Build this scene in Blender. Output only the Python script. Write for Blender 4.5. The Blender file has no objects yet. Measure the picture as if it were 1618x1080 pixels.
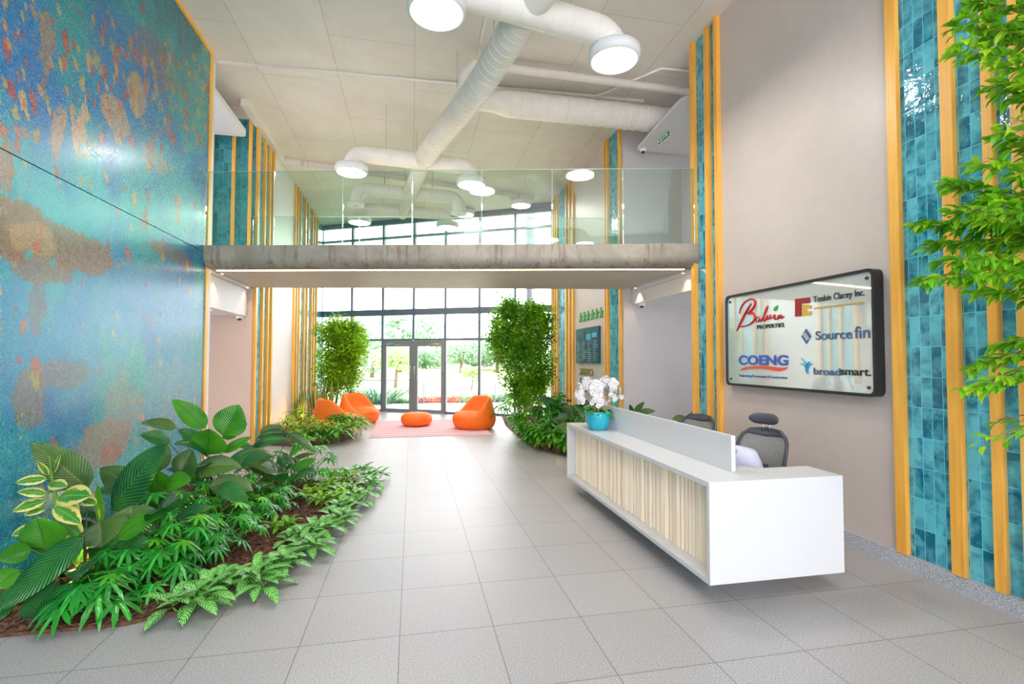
import bpy, math, random
from mathutils import Vector, Matrix, noise
R = math.radians
PI = math.pi
col = bpy.context.scene.collection
scn = bpy.context.scene

# ------------------------------------------------------------------ camera
FPX = 780.0
CAMZ = 1.7
Mcam = Matrix.Rotation(R(-11.45), 3, 'Z') @ Matrix.Rotation(R(90 + 1.9), 3, 'X') @ Matrix.Rotation(R(0.15), 3, 'Z')
cam_data = bpy.data.cameras.new('camera')
cam = bpy.data.objects.new('camera', cam_data)
col.objects.link(cam)
cam_data.sensor_fit = 'HORIZONTAL'
cam_data.sensor_width = 36.0
cam_data.lens = 36.0 * FPX / 1618.0
cam_data.clip_end = 500
cam.matrix_world = Matrix.Translation((0, 0, CAMZ)) @ Mcam.to_4x4()
scn.camera = cam

# ------------------------------------------------------------------ world, exposure
w = bpy.data.worlds.new('sky'); scn.world = w
w.use_nodes = True
bg = w.node_tree.nodes['Background']
bg.inputs[0].default_value = (0.965, 0.945, 1.02, 1)
bg.inputs[1].default_value = 6.0
scn.view_settings.view_transform = 'Standard'
scn.view_settings.look = 'None'
scn.view_settings.exposure = 0.3
scn.view_settings.gamma = 1
scn.view_settings.use_curve_mapping = False
LAMP_W = 40.0

# ------------------------------------------------------------------ helpers
def at(x, y, **k):
    """world point on the plane X=, Y= or Z= seen at photo position x, y (1618x1080)"""
    d = Mcam @ Vector(((x - 809) / FPX, -(y - 540) / FPX, -1))
    a, v = list(k.items())[0]
    i = 'XYZ'.index(a)
    c = Vector((0, 0, CAMZ))
    return c + d * ((v - c[i]) / d[i])

def tag(o, label=None, cat=None, group=None, kind=None):
    if label: o['label'] = label
    if cat: o['category'] = cat
    if group: o['group'] = group
    if kind: o['kind'] = kind
    return o

def empty(name, loc=(0, 0, 0), rz=0, label=None, cat=None, group=None):
    o = bpy.data.objects.new(name, None)
    o.empty_display_size = 0.1
    o.location = loc; o.rotation_euler = (0, 0, rz)
    col.objects.link(o)
    return tag(o, label, cat, group)

def V(*a): return Vector(a)

class MB:
    def __init__(s): s.v = []; s.f = []; s.uv = []
    def add(s, vs, fs, uvs=None):
        n = len(s.v)
        s.v += [tuple(p) for p in vs]
        s.f += [tuple(i + n for i in f) for f in fs]
        s.uv += uvs if uvs else [(0.5, 0.5)] * len(vs)
        return s
    def box(s, x0, x1, y0, y1, z0, z1):
        vs = [(x, y, z) for z in (z0, z1) for y in (y0, y1) for x in (x0, x1)]
        return s.add(vs, [(0, 2, 3, 1), (4, 5, 7, 6), (0, 1, 5, 4), (2, 6, 7, 3), (0, 4, 6, 2), (1, 3, 7, 5)])
    def obox(s, c, hx, hy, hz, M=None):
        M = M or Matrix.Identity(3)
        c = Vector(c)
        vs = [c + M @ Vector((x * hx, y * hy, z * hz)) for z in (-1, 1) for y in (-1, 1) for x in (-1, 1)]
        return s.add(vs, [(0, 2, 3, 1), (4, 5, 7, 6), (0, 1, 5, 4), (2, 6, 7, 3), (0, 4, 6, 2), (1, 3, 7, 5)])
    def prism(s, poly, z0, z1):
        n = len(poly)
        vs = [(p[0], p[1], z0) for p in poly] + [(p[0], p[1], z1) for p in poly]
        fs = [tuple(range(n - 1, -1, -1)), tuple(range(n, 2 * n))]
        fs += [(i, (i + 1) % n, n + (i + 1) % n, n + i) for i in range(n)]
        return s.add(vs, fs)
    def prism_x(s, poly, x0, x1):   # poly in (y, z)
        n = len(poly)
        vs = [(x0, p[0], p[1]) for p in poly] + [(x1, p[0], p[1]) for p in poly]
        fs = [tuple(range(n - 1, -1, -1)), tuple(range(n, 2 * n))]
        fs += [(i, (i + 1) % n, n + (i + 1) % n, n + i) for i in range(n)]
        return s.add(vs, fs)
    def tube(s, path, rad, n=12, cap=True):
        path = [Vector(p) for p in path]
        m = len(path)
        rr = rad if isinstance(rad, (list, tuple)) else [rad] * m
        t0 = (path[1] - path[0]).normalized()
        u = t0.orthogonal().normalized()
        vs = []
        for i, p in enumerate(path):
            a = path[min(i + 1, m - 1)] - path[max(i - 1, 0)]
            t = a.normalized() if a.length > 1e-9 else t0
            u = (u - t * u.dot(t))
            u = u.normalized() if u.length > 1e-6 else t.orthogonal().normalized()
            b = t.cross(u)
            for k in range(n):
                an = 2 * PI * k / n
                vs.append(p + (u * math.cos(an) + b * math.sin(an)) * rr[i])
        fs = []
        for i in range(m - 1):
            for k in range(n):
                fs.append((i * n + k, i * n + (k + 1) % n, (i + 1) * n + (k + 1) % n, (i + 1) * n + k))
        if cap:
            fs.append(tuple(range(n - 1, -1, -1)))
            fs.append(tuple(range((m - 1) * n, m * n)))
        return s.add(vs, fs)
    def lathe(s, prof, n=32, c=(0, 0, 0)):
        vs = []
        for r, z in prof:
            for k in range(n):
                a = 2 * PI * k / n
                vs.append((c[0] + r * math.cos(a), c[1] + r * math.sin(a), c[2] + z))
        fs = []
        m = len(prof)
        for i in range(m - 1):
            for k in range(n):
                fs.append((i * n + k, i * n + (k + 1) % n, (i + 1) * n + (k + 1) % n, (i + 1) * n + k))
        if prof[0][0] > 1e-5: fs.append(tuple(range(n - 1, -1, -1)))
        if prof[-1][0] > 1e-5: fs.append(tuple(range((m - 1) * n, m * n)))
        return s.add(vs, fs)
    def ball(s, c, rx, ry=None, rz=None, nu=12, nv=8):
        ry = ry or rx; rz = rz or rx
        vs = []; fs = []
        for j in range(nv + 1):
            th = PI * j / nv
            for i in range(nu):
                a = 2 * PI * i / nu
                vs.append((c[0] + rx * math.sin(th) * math.cos(a), c[1] + ry * math.sin(th) * math.sin(a), c[2] + rz * math.cos(th)))
        for j in range(nv):
            for i in range(nu):
                fs.append((j * nu + i, (j + 1) * nu + i, (j + 1) * nu + (i + 1) % nu, j * nu + (i + 1) % nu))
        return s.add(vs, fs)
    def blade(s, p0, d, L, W, droop=0.6, fold=0.25, kind='oval', n=7, m=2, roll=0.0, wav=0.0):
        """one leaf: grid along a drooping midrib; uv = (across, along)"""
        d = Vector(d).normalized()
        up = V(0, 0, 1)
        side0 = d.cross(up)
        if side0.length < 0.05: side0 = d.orthogonal()
        side0.normalize()
        if roll: side0 = Matrix.Rotation(roll, 3, d) @ side0
        p = Vector(p0); vs = []; uv = []; fs = []
        for i in range(n + 1):
            t = i / n
            dr = (d + V(0, 0, -droop * t)).normalized()
            if i: p = p + dr * (L / n)
            sd = (side0 - dr * side0.dot(dr)).normalized()
            nm = sd.cross(dr)
            if nm.z < 0 and abs(roll) < 1: nm = -nm
            if kind == 'oval': wd = math.sin(PI * min(1, max(0, t)) ** 0.85) ** 0.7
            elif kind == 'broad': wd = math.sin(PI * t ** 0.72) ** 0.6
            elif kind == 'sword': wd = (0.55 + 0.45 * math.sin(PI * min(1, t * 1.3) * 0.5)) * (1 - t ** 4) ** 0.8
            else: wd = math.sin(PI * t ** 0.75) ** 1.0
            wd = max(0.012, wd) * W / 2
            for j in range(-m, m + 1):
                q = j / m
                vs.append(p + sd * (wd * q) + nm * (fold * wd * abs(q) + (wav * math.sin(t * 17 + j) * wd if j else 0)))
                uv.append((0.5 + 0.5 * q, t))
        c = 2 * m + 1
        for i in range(n):
            for j in range(2 * m):
                a = i * c + j
                fs.append((a, a + 1, a + c + 1, a + c))
        s.add(vs, fs, uv)
        return p
    def lobed(s, p0, d, size, droop=0.5, lobes=9, rng=random):
        """a palmate, deeply cut leaf"""
        d = Vector(d); d.z *= 0.35; d.normalize()
        up = V(0, 0, 1)
        sd = d.cross(up).normalized()
        nm = sd.cross(d)
        vs = [Vector(p0)]; uv = [(0.5, 0.0)]; fs = []
        K = lobes * 4
        for ring, rf in ((0, 0.42), (1, 1.0)):
            for k in range(K + 1):
                th = -2.55 + 5.1 * k / K
                env = 0.62 + 0.38 * math.cos(th * 0.62)
                ph = abs(((k / 4.0) % 1.0) - 0.5) * 2
                cut = 0.34 + 0.66 * (1 - ph ** 1.15)
                r = size * env * (rf if ring == 0 else cut)
                if ring == 0: r = min(r, size * env * cut * 0.9)
                z = -droop * r * r / size * (0.6 + 0.4 * math.cos(th)) + (0.06 * size * (1 - ph) if ring else 0.03 * size)
                vs.append(Vector(p0) + d * (r * math.cos(th)) + sd * (r * math.sin(th)) + nm * z)
                uv.append((0.5 + 0.48 * math.sin(th) * (1 if ring else 0.4), 0.35 if ring == 0 else 0.9))
        a0 = 1; b0 = 1 + K + 1
        for k in range(K):
            fs.append((0, a0 + k, a0 + k + 1))
            fs.append((a0 + k, b0 + k, b0 + k + 1, a0 + k + 1))
        s.add(vs, fs, uv)
    def build(s, name, mat, parent=None, smooth=False, world=True, bevel=0, subsurf=0, loc=None):
        me = bpy.data.meshes.new(name)
        off = Vector((0, 0, 0))
        if parent and world: off = Vector(parent.location)
        elif loc is not None: off = Vector(loc)
        vv = [tuple(Vector(p) - off) for p in s.v] if off.length else s.v
        me.from_pydata(vv, [], s.f)
        ul = me.uv_layers.new(name='UVMap')
        buf = [0.0] * (2 * len(me.loops))
        li = [0] * len(me.loops); me.loops.foreach_get('vertex_index', li)
        for i, vi in enumerate(li):
            buf[2 * i], buf[2 * i + 1] = s.uv[vi]
        ul.data.foreach_set('uv', buf)
        if smooth: me.polygons.foreach_set('use_smooth', [True] * len(me.polygons))
        me.materials.append(mat)
        me.update()
        o = bpy.data.objects.new(name, me)
        if loc is not None and not parent: o.location = loc
        col.objects.link(o)
        if parent: o.parent = parent
        if bevel:
            b = o.modifiers.new('bevel', 'BEVEL'); b.width = bevel; b.segments = 3; b.limit_method = 'ANGLE'; b.angle_limit = R(40)
        if subsurf:
            b = o.modifiers.new('sub', 'SUBSURF'); b.levels = subsurf; b.render_levels = subsurf
        return o

def box(x0, x1, y0, y1, z0, z1): return MB().box(x0, x1, y0, y1, z0, z1)

# ------------------------------------------------------------------ materials
XL, XR = -2.97, 3.96
def newmat(name):
    m = bpy.data.materials.new(name); m.use_nodes = True
    nt = m.node_tree
    return m, nt, nt.nodes['Principled BSDF'], nt.nodes['Material Output']

def N(nt, typ, **k):
    n = nt.nodes.new(typ)
    for a, v in k.items(): setattr(n, a, v)
    return n

def mathn(nt, op, a, b=None, clamp=False):
    n = N(nt, 'ShaderNodeMath', operation=op, use_clamp=clamp)
    for i, x in enumerate((a, b)):
        if x is None: continue
        if isinstance(x, (int, float)): n.inputs[i].default_value = x
        else: nt.links.new(x, n.inputs[i])
    return n.outputs[0]

def ramp(nt, fac, stops):
    n = N(nt, 'ShaderNodeValToRGB')
    e = n.color_ramp.elements
    while len(e) < len(stops): e.new(0.5)
    for i, (p, c) in enumerate(stops):
        e[i].position = p
        e[i].color = (c[0], c[1], c[2], 1) if not isinstance(c, (int, float)) else (c, c, c, 1)
    nt.links.new(fac, n.inputs[0])
    return n.outputs[0]

def mixc(nt, fac, a, b, blend='MIX'):
    n = N(nt, 'ShaderNodeMix', data_type='RGBA', blend_type=blend)
    for i, x in ((0, fac), (6, a), (7, b)):
        if isinstance(x, (int, float)): n.inputs[i].default_value = x
        elif isinstance(x, tuple): n.inputs[i].default_value = (x[0], x[1], x[2], 1)
        else: nt.links.new(x, n.inputs[i])
    return n.outputs[2]

def noise_n(nt, vec, scale, detail=3, rough=0.5, dist=0.0):
    n = N(nt, 'ShaderNodeTexNoise')
    n.inputs['Scale'].default_value = scale; n.inputs['Detail'].default_value = detail
    n.inputs['Roughness'].default_value = rough; n.inputs['Distortion'].default_value = dist
    if vec: nt.links.new(vec, n.inputs['Vector'])
    return n.outputs[0]

def objco(nt): return N(nt, 'ShaderNodeTexCoord').outputs['Object']
def worldco(nt): return N(nt, 'ShaderNodeNewGeometry').outputs['Position']

def bump(nt, bs, h, strength=0.3, dist=0.01):
    b = N(nt, 'ShaderNodeBump')
    b.inputs['Strength'].default_value = strength; b.inputs['Distance'].default_value = dist
    nt.links.new(h, b.inputs['Height']); nt.links.new(b.outputs[0], bs.inputs['Normal'])

def scaled(nt, vec, sc):
    n = N(nt, 'ShaderNodeMapping'); n.inputs['Scale'].default_value = sc
    nt.links.new(vec, n.inputs['Vector']); return n.outputs[0]

def simple(name, c, rough=0.5, metal=0.0, var=0.0, scale=6.0, spec=None, coat=0.0):
    m, nt, bs, _ = newmat(name)
    bs.inputs['Roughness'].default_value = rough
    bs.inputs['Metallic'].default_value = metal
    if coat: bs.inputs['Coat Weight'].default_value = coat
    if spec is not None: bs.inputs['Specular IOR Level'].default_value = spec
    f = noise_n(nt, objco(nt), scale, 4)
    lo = tuple(x * (1 - var) for x in c); hi = tuple(min(1, x * (1 + var)) for x in c)
    nt.links.new(ramp(nt, f, [(0.3, lo), (0.7, hi)]), bs.inputs['Base Color'])
    return m

def emis(name, c, s):
    m, nt, bs, _ = newmat(name)
    bs.inputs['Base Color'].default_value = (*c, 1)
    bs.inputs['Emission Color'].default_value = (*c, 1)
    bs.inputs['Emission Strength'].default_value = s
    return m

def glass_mat(name, tint, refl=0.08, rough=0.0):
    m, nt, bs, out = newmat(name)
    nt.nodes.remove(bs)
    tr = N(nt, 'ShaderNodeBsdfTransparent'); tr.inputs[0].default_value = (*tint, 1)
    gl = N(nt, 'ShaderNodeBsdfGlossy'); gl.inputs['Roughness'].default_value = rough
    fr = N(nt, 'ShaderNodeFresnel'); fr.inputs[0].default_value = 1.45
    f = mathn(nt, 'ADD', fr.outputs[0], refl - 0.04, True)
    mx = N(nt, 'ShaderNodeMixShader')
    nt.links.new(f, mx.inputs[0]); nt.links.new(tr.outputs[0], mx.inputs[1]); nt.links.new(gl.outputs[0], mx.inputs[2])
    nt.links.new(mx.outputs[0], out.inputs[0])
    return m

def plaster(name, c, var=0.08, rough=0.5):
    m, nt, bs, _ = newmat(name)
    p = worldco(nt)
    a = noise_n(nt, p, 0.9, 5, 0.6, 0.6); b = noise_n(nt, p, 9, 5, 0.6)
    f = mathn(nt, 'ADD', mathn(nt, 'MULTIPLY', a, 0.75), mathn(nt, 'MULTIPLY', b, 0.25))
    nt.links.new(ramp(nt, f, [(0.3, tuple(x * (1 - var) for x in c)), (0.7, tuple(min(1, x * (1 + var)) for x in c))]), bs.inputs['Base Color'])
    bs.inputs['Roughness'].default_value = rough
    bump(nt, bs, b, 0.08, 0.01)
    return m

def ceiling_mat():
    m, nt, bs, _ = newmat('painted concrete ceiling')
    p = worldco(nt)
    sp = N(nt, 'ShaderNodeSeparateXYZ'); nt.links.new(p, sp.inputs[0])
    cb = N(nt, 'ShaderNodeCombineXYZ'); nt.links.new(sp.outputs[1], cb.inputs[0]); nt.links.new(sp.outputs[0], cb.inputs[1])
    br = N(nt, 'ShaderNodeTexBrick'); br.offset = 0.5
    nt.links.new(cb.outputs[0], br.inputs['Vector'])
    br.inputs['Scale'].default_value = 1; br.inputs['Mortar Size'].default_value = 0.008
    br.inputs['Brick Width'].default_value = 2.4; br.inputs['Row Height'].default_value = 1.2
    br.inputs['Color1'].default_value = (1, 1, 1, 1); br.inputs['Color2'].default_value = (0.94, 0.94, 0.94, 1)
    br.inputs['Mortar'].default_value = (0.78, 0.76, 0.74, 1)
    a = noise_n(nt, p, 0.8, 6, 0.65, 0.8)
    c = ramp(nt, a, [(0.3, (0.70, 0.64, 0.575)), (0.7, (0.82, 0.77, 0.70))])
    nt.links.new(mixc(nt, 1.0, c, br.outputs[0], 'MULTIPLY'), bs.inputs['Base Color'])
    bs.inputs['Roughness'].default_value = 0.6
    bump(nt, bs, noise_n(nt, p, 14, 5, 0.7), 0.12, 0.01)
    return m

def floor_mat():
    m, nt, bs, _ = newmat('granite floor tiles')
    p = worldco(nt)
    mp = N(nt, 'ShaderNodeMapping'); mp.inputs['Location'].default_value = (0.057 + 0.58 * 20, -3.157 + 0.615 * 20, 0)
    nt.links.new(p, mp.inputs['Vector'])
    br = N(nt, 'ShaderNodeTexBrick'); br.offset = 0.0
    nt.links.new(mp.outputs[0], br.inputs['Vector'])
    br.inputs['Scale'].default_value = 1; br.inputs['Mortar Size'].default_value = 0.0028
    br.inputs['Brick Width'].default_value = 0.58; br.inputs['Row Height'].default_value = 0.615
    br.inputs['Color1'].default_value = (1, 1, 1, 1); br.inputs['Color2'].default_value = (0.93, 0.93, 0.93, 1)
    br.inputs['Mortar'].default_value = (0.35, 0.33, 0.32, 1)
    sp = noise_n(nt, p, 130, 3, 0.7); big = noise_n(nt, p, 0.7, 3)
    c = ramp(nt, sp, [(0.35, (0.23, 0.218, 0.213)), (0.5, (0.39, 0.373, 0.366)), (0.66, (0.57, 0.55, 0.54))])
    c = mixc(nt, 1.0, c, ramp(nt, big, [(0.3, (0.92, 0.92, 0.94)), (0.7, (1.0, 0.98, 0.96))]), 'MULTIPLY')
    nt.links.new(mixc(nt, 1.0, c, br.outputs[0], 'MULTIPLY'), bs.inputs['Base Color'])
    bs.inputs['Roughness'].default_value = 0.42
    bs.inputs['Specular IOR Level'].default_value = 0.8
    bump(nt, bs, br.outputs['Fac'], -0.25, 0.003)
    return m

def granite(name, lo, hi):
    m, nt, bs, _ = newmat(name)
    sp = noise_n(nt, worldco(nt), 110, 3, 0.7)
    nt.links.new(ramp(nt, sp, [(0.36, lo), (0.62, hi)]), bs.inputs['Base Color'])
    bs.inputs['Roughness'].default_value = 0.35
    return m

def tile_mat(name, axis, dark, light):
    """glazed vertical tiles, stack bonded, handmade wavy glaze"""
    m, nt, bs, _ = newmat(name)
    p = worldco(nt)
    sp = N(nt, 'ShaderNodeSeparateXYZ'); nt.links.new(p, sp.inputs[0])
    cb = N(nt, 'ShaderNodeCombineXYZ')
    nt.links.new(mathn(nt, 'ADD', sp.outputs[axis], 40.0), cb.inputs[0]); nt.links.new(mathn(nt, 'ADD', sp.outputs[2], 0.12), cb.inputs[1])
    br = N(nt, 'ShaderNodeTexBrick'); br.offset = 0.0
    nt.links.new(cb.outputs[0], br.inputs['Vector'])
    br.inputs['Scale'].default_value = 1; br.inputs['Mortar Size'].default_value = 0.0022
    br.inputs['Brick Width'].default_value = 0.08; br.inputs['Row Height'].default_value = 0.24
    br.inputs['Color1'].default_value = (0.0, 0.0, 0.0, 1); br.inputs['Color2'].default_value = (1, 1, 1, 1)
    br.inputs['Mortar'].default_value = (0.5, 0.5, 0.5, 1)
    bw = N(nt, 'ShaderNodeSeparateColor'); nt.links.new(br.outputs[0], bw.inputs[0])
    # shift the glaze mottling tile by tile
    cb2 = N(nt, 'ShaderNodeCombineXYZ'); nt.links.new(mathn(nt, 'MULTIPLY', bw.outputs[0], 7.0), cb2.inputs[2])
    ad = N(nt, 'ShaderNodeVectorMath', operation='ADD'); nt.links.new(cb.outputs[0], ad.inputs[0]); nt.links.new(cb2.outputs[0], ad.inputs[1])
    mot = noise_n(nt, ad.outputs[0], 7.0, 3, 0.6, 0.4)
    f = mathn(nt, 'ADD', mathn(nt, 'MULTIPLY', mot, 0.85), mathn(nt, 'MULTIPLY', bw.outputs[0], 0.15))
    c = ramp(nt, f, [(0.37, dark), (0.49, tuple((a + b) / 2 for a, b in zip(dark, light))), (0.62, light)])
    c = mixc(nt, br.outputs['Fac'], c, tuple(min(1, x * 1.35) for x in light))
    nt.links.new(c, bs.inputs['Base Color'])
    bs.inputs['Roughness'].default_value = 0.09
    bs.inputs['Specular IOR Level'].default_value = 0.6
    wv = noise_n(nt, ad.outputs[0], 16, 2, 0.5)
    h = mathn(nt, 'SUBTRACT', wv, mathn(nt, 'MULTIPLY', br.outputs['Fac'], 0.6))
    bump(nt, bs, h, 0.45, 0.01)
    return m

def wood_mat(name, lo, hi, rough=0.4, sc=(30, 30, 1.5)):
    m, nt, bs, _ = newmat(name)
    p = scaled(nt, worldco(nt), sc)
    a = noise_n(nt, p, 1.0, 5, 0.6, 0.4)
    nt.links.new(ramp(nt, a, [(0.3, lo), (0.7, hi)]), bs.inputs['Base Color'])
    bs.inputs['Roughness'].default_value = rough
    bump(nt, bs, a, 0.08, 0.004)
    return m

def concrete_mat():
    m, nt, bs, _ = newmat('raw board concrete')
    p = worldco(nt)
    a = noise_n(nt, p, 2.2, 6, 0.65, 0.5)
    st = noise_n(nt, scaled(nt, p, (9, 9, 0.8)), 1.0, 5, 0.7)
    fine = noise_n(nt, p, 40, 4, 0.7)
    c = ramp(nt, a, [(0.3, (0.23, 0.20, 0.155)), (0.7, (0.37, 0.33, 0.265))])
    c = mixc(nt, ramp(nt, st, [(0.52, 0.0), (0.62, 0.75)]), c, (0.15, 0.11, 0.075))
    c = mixc(nt, mathn(nt, 'MULTIPLY', ramp(nt, fine, [(0.6, 0.0), (0.75, 0.5)]), 0.5), c, (0.22, 0.2, 0.17))
    nt.links.new(c, bs.inputs['Base Color'])
    bs.inputs['Roughness'].default_value = 0.55
    bump(nt, bs, fine, 0.15, 0.005)
    return m

def mural_mat():
    """mosaic: deep blue, teal and aqua clouds with copper flakes, in small glossy tesserae"""
    m, nt, bs, _ = newmat('blue copper mosaic')
    p = worldco(nt)
    sp = N(nt, 'ShaderNodeSeparateXYZ'); nt.links.new(p, sp.inputs[0])
    Y, Z = sp.outputs[1], sp.outputs[2]
    sn = N(nt, 'ShaderNodeVectorMath', operation='SNAP'); nt.links.new(p, sn.inputs[0]); sn.inputs[1].default_value = (0.01, 0.012, 0.012)
    q = sn.outputs[0]
    wrp = noise_n(nt, q, 2.0, 4, 0.6)
    fine = noise_n(nt, scaled(nt, q, (1, 1.5, 0.8)), 3.4, 8, 0.76, 0.6)
    cl = noise_n(nt, scaled(nt, q, (1, 0.9, 0.8)), 0.9, 6, 0.62, 0.9)
    base = ramp(nt, cl, [(0.32, (0.0, 0.13, 0.34)), (0.45, (0.0, 0.20, 0.38)), (0.54, (0.006, 0.28, 0.32)), (0.66, (0.03, 0.37, 0.36))])
    rough_ = mathn(nt, 'ADD', mathn(nt, 'MULTIPLY', wrp, 1.1), mathn(nt, 'MULTIPLY', fine, 1.3))
    def blob(col_, cpx, cpy, rw, rh, amt=1.0, gain=2.2):
        """a cloud of one colour centred where the photo shows it (rw, rh in metres)"""
        nonlocal base
        c = at(cpx, cpy, X=XL)
        dy = mathn(nt, 'MULTIPLY', mathn(nt, 'SUBTRACT', Y, c.y), 1.0 / rw)
        dz = mathn(nt, 'MULTIPLY', mathn(nt, 'SUBTRACT', Z, c.z), 1.0 / rh)
        d = mathn(nt, 'ADD', mathn(nt, 'MULTIPLY', dy, dy), mathn(nt, 'MULTIPLY', dz, dz))
        f = mathn(nt, 'SUBTRACT', rough_, mathn(nt, 'ADD', d, 0.72))
        f = mathn(nt, 'MULTIPLY', mathn(nt, 'MULTIPLY', f, gain, True), amt)
        base = mixc(nt, f, base, col_)
    DEEP = (0.0, 0.155, 0.40); TEAL = (0.005, 0.27, 0.28); AQUA = (0.035, 0.38, 0.42); PET = (0.004, 0.13, 0.18); SKY = (0.02, 0.24, 0.42); SLATE = (0.11, 0.27, 0.37)
    blob(AQUA, 130, 310, 1.6, .8, .9); blob(AQUA, 270, 300, 1.8, .8, .7)
    blob(DEEP, 60, 110, 1.0, 1.3); blob(DEEP, 190, 100, 1.3, .9, .9); blob(DEEP, 200, 200, .6, .4, .6)
    blob(TEAL, 120, 60, .5, .9, .9); blob(PET, 285, 60, 1.6, 1.0, .9); blob(TEAL, 300, 130, 1.2, .6, .6)
    blob(SKY, 60, 520, 1.4, 1.0, .9); blob(SKY, 230, 480, 2.4, .9, .9); blob(SLATE, 280, 640, 2.0, 1.0, .9); blob(SLATE, 160, 620, 1.0, .5, .5); blob((0.03, 0.28, .42), 60, 760, 1.4, .7, .8)
    # rust and sand clouds
    BR = (0.22, 0.11, 0.05); SAND = (0.42, 0.29, 0.14); RED = (0.30, 0.07, 0.06); GR = (0.22, 0.21, 0.17)
    for a in ((BR, 20, 360, .5, .35, .9), (BR, 110, 395, .9, .28, .8), (SAND, 60, 380, .4, .2, .6), (SAND, 185, 185, .35, .3, .7), (SAND, 215, 150, .3, .35, .7), (BR, 250, 95, .8, .4, .4), (BR, 270, 400, 1.0, .15, .6),
              (GR, 165, 700, .7, .35, .9), (BR, 45, 630, .3, .35, .6), (GR, 200, 640, .6, .5, .5), (RED, 175, 720, .25, .2, .6), (BR, 70, 430, .5, .2, .7), (SAND, 250, 260, .5, .2, .35), (BR, 100, 590, .5, .2, .5), (BR, 60, 490, .2, .35, .5)):
        blob(*a, gain=9.0)
    # scattered flakes: small ones in a slanting belt, long pointed ones below it
    fl2 = noise_n(nt, scaled(nt, q, (1, 14, 6)), 1.0, 4, 0.7, 0.5)
    def flakes(scy, scz, seed, thr, zone, cols, rnd, shear=0.5):
        nonlocal base
        sh = N(nt, 'ShaderNodeCombineXYZ')
        nt.links.new(mathn(nt, 'ADD', mathn(nt, 'MULTIPLY', mathn(nt, 'ADD', Y, mathn(nt, 'MULTIPLY', Z, shear * 0.35)), scy), mathn(nt, 'MULTIPLY', fine, 0.8)), sh.inputs[0])
        nt.links.new(mathn(nt, 'ADD', mathn(nt, 'MULTIPLY', Z, scz), mathn(nt, 'MULTIPLY', wrp, 0.8)), sh.inputs[1]); sh.inputs[2].default_value = seed
        vo = N(nt, 'ShaderNodeTexVoronoi'); vo.voronoi_dimensions = '3D'; vo.inputs['Scale'].default_value = 1.0
        nt.links.new(sh.outputs[0], vo.inputs['Vector'])
        sc_ = N(nt, 'ShaderNodeSeparateColor'); nt.links.new(vo.outputs['Color'], sc_.inputs[0])
        lim = mathn(nt, 'MULTIPLY', mathn(nt, 'LESS_THAN', sc_.outputs[0], zone), thr)
        f = mathn(nt, 'LESS_THAN', mathn(nt, 'ADD', vo.outputs['Distance'], mathn(nt, 'MULTIPLY', mathn(nt, 'SUBTRACT', fl2, 0.5), 1.3)), lim)
        base = mixc(nt, mathn(nt, 'MULTIPLY', f, 0.9), base, ramp(nt, sc_.outputs[1], cols))
    belt = mathn(nt, 'ABSOLUTE', mathn(nt, 'SUBTRACT', mathn(nt, 'SUBTRACT', Z, 4.15), mathn(nt, 'MULTIPLY', mathn(nt, 'SUBTRACT', Y, 5.0), 0.45)))
    zone1 = ramp(nt, belt, [(0.15, 0.62), (1.2, 0.06)])
    C1 = [(0.0, (0.30, 0.05, 0.05)), (0.35, (0.42, 0.11, 0.06)), (0.6, (0.50, 0.27, 0.07)), (1.0, (0.45, 0.36, 0.14))]
    flakes(9.0, 4.2, 1.7, 0.36, zone1, C1, 0)
    flakes(13.0, 7.0, 3.3, 0.34, zone1, C1, 0, 1.2)
    flakes(5.0, 3.4, 5.2, 0.22, zone1, [(0, (0.35, 0.22, 0.07)), (1, (0.30, 0.36, 0.12))], 0)
    low = ramp(nt, mathn(nt, 'MULTIPLY', mathn(nt, 'ABSOLUTE', mathn(nt, 'SUBTRACT', Z, 3.7)), 0.9), [(0.2, 0.42), (1.0, 0.0)])
    flakes(4.2, 1.2, 9.1, 0.34, low, [(0, (0.30, 0.13, 0.09)), (0.5, (0.20, 0.16, 0.12)), (1, (0.55, 0.33, 0.20))], 0, -0.3)
    wn = N(nt, 'ShaderNodeTexWhiteNoise'); nt.links.new(q, wn.inputs[0])
    base = mixc(nt, 1.0, base, ramp(nt, wn.outputs[0], [(0.0, (0.80, 0.82, 0.84)), (1.0, (1.18, 1.16, 1.14))]), 'MULTIPLY')
    base = mixc(nt, ramp(nt, wn.outputs[0], [(0.93, 0.0), (0.95, 0.30)]), base, (0.62, 0.52, 0.36))
    nt.links.new(base, bs.inputs['Base Color'])
    nt.links.new(ramp(nt, wn.outputs[0], [(0, 0.20), (1, 0.42)]), bs.inputs['Roughness'])
    bs.inputs['Metallic'].default_value = 0.05
    bs.inputs['Specular IOR Level'].default_value = 0.6
    br = N(nt, 'ShaderNodeTexBrick'); br.offset = 0.0
    cb = N(nt, 'ShaderNodeCombineXYZ'); nt.links.new(Y, cb.inputs[0]); nt.links.new(Z, cb.inputs[1]); nt.links.new(cb.outputs[0], br.inputs['Vector'])
    br.inputs['Scale'].default_value = 1; br.inputs['Mortar Size'].default_value = 0.0015
    br.inputs['Brick Width'].default_value = 0.024; br.inputs['Row Height'].default_value = 0.024
    h = mathn(nt, 'SUBTRACT', mathn(nt, 'MULTIPLY', wn.outputs[0], 0.5), br.outputs['Fac'])
    bump(nt, bs, h, 0.30, 0.004)
    return m

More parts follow.
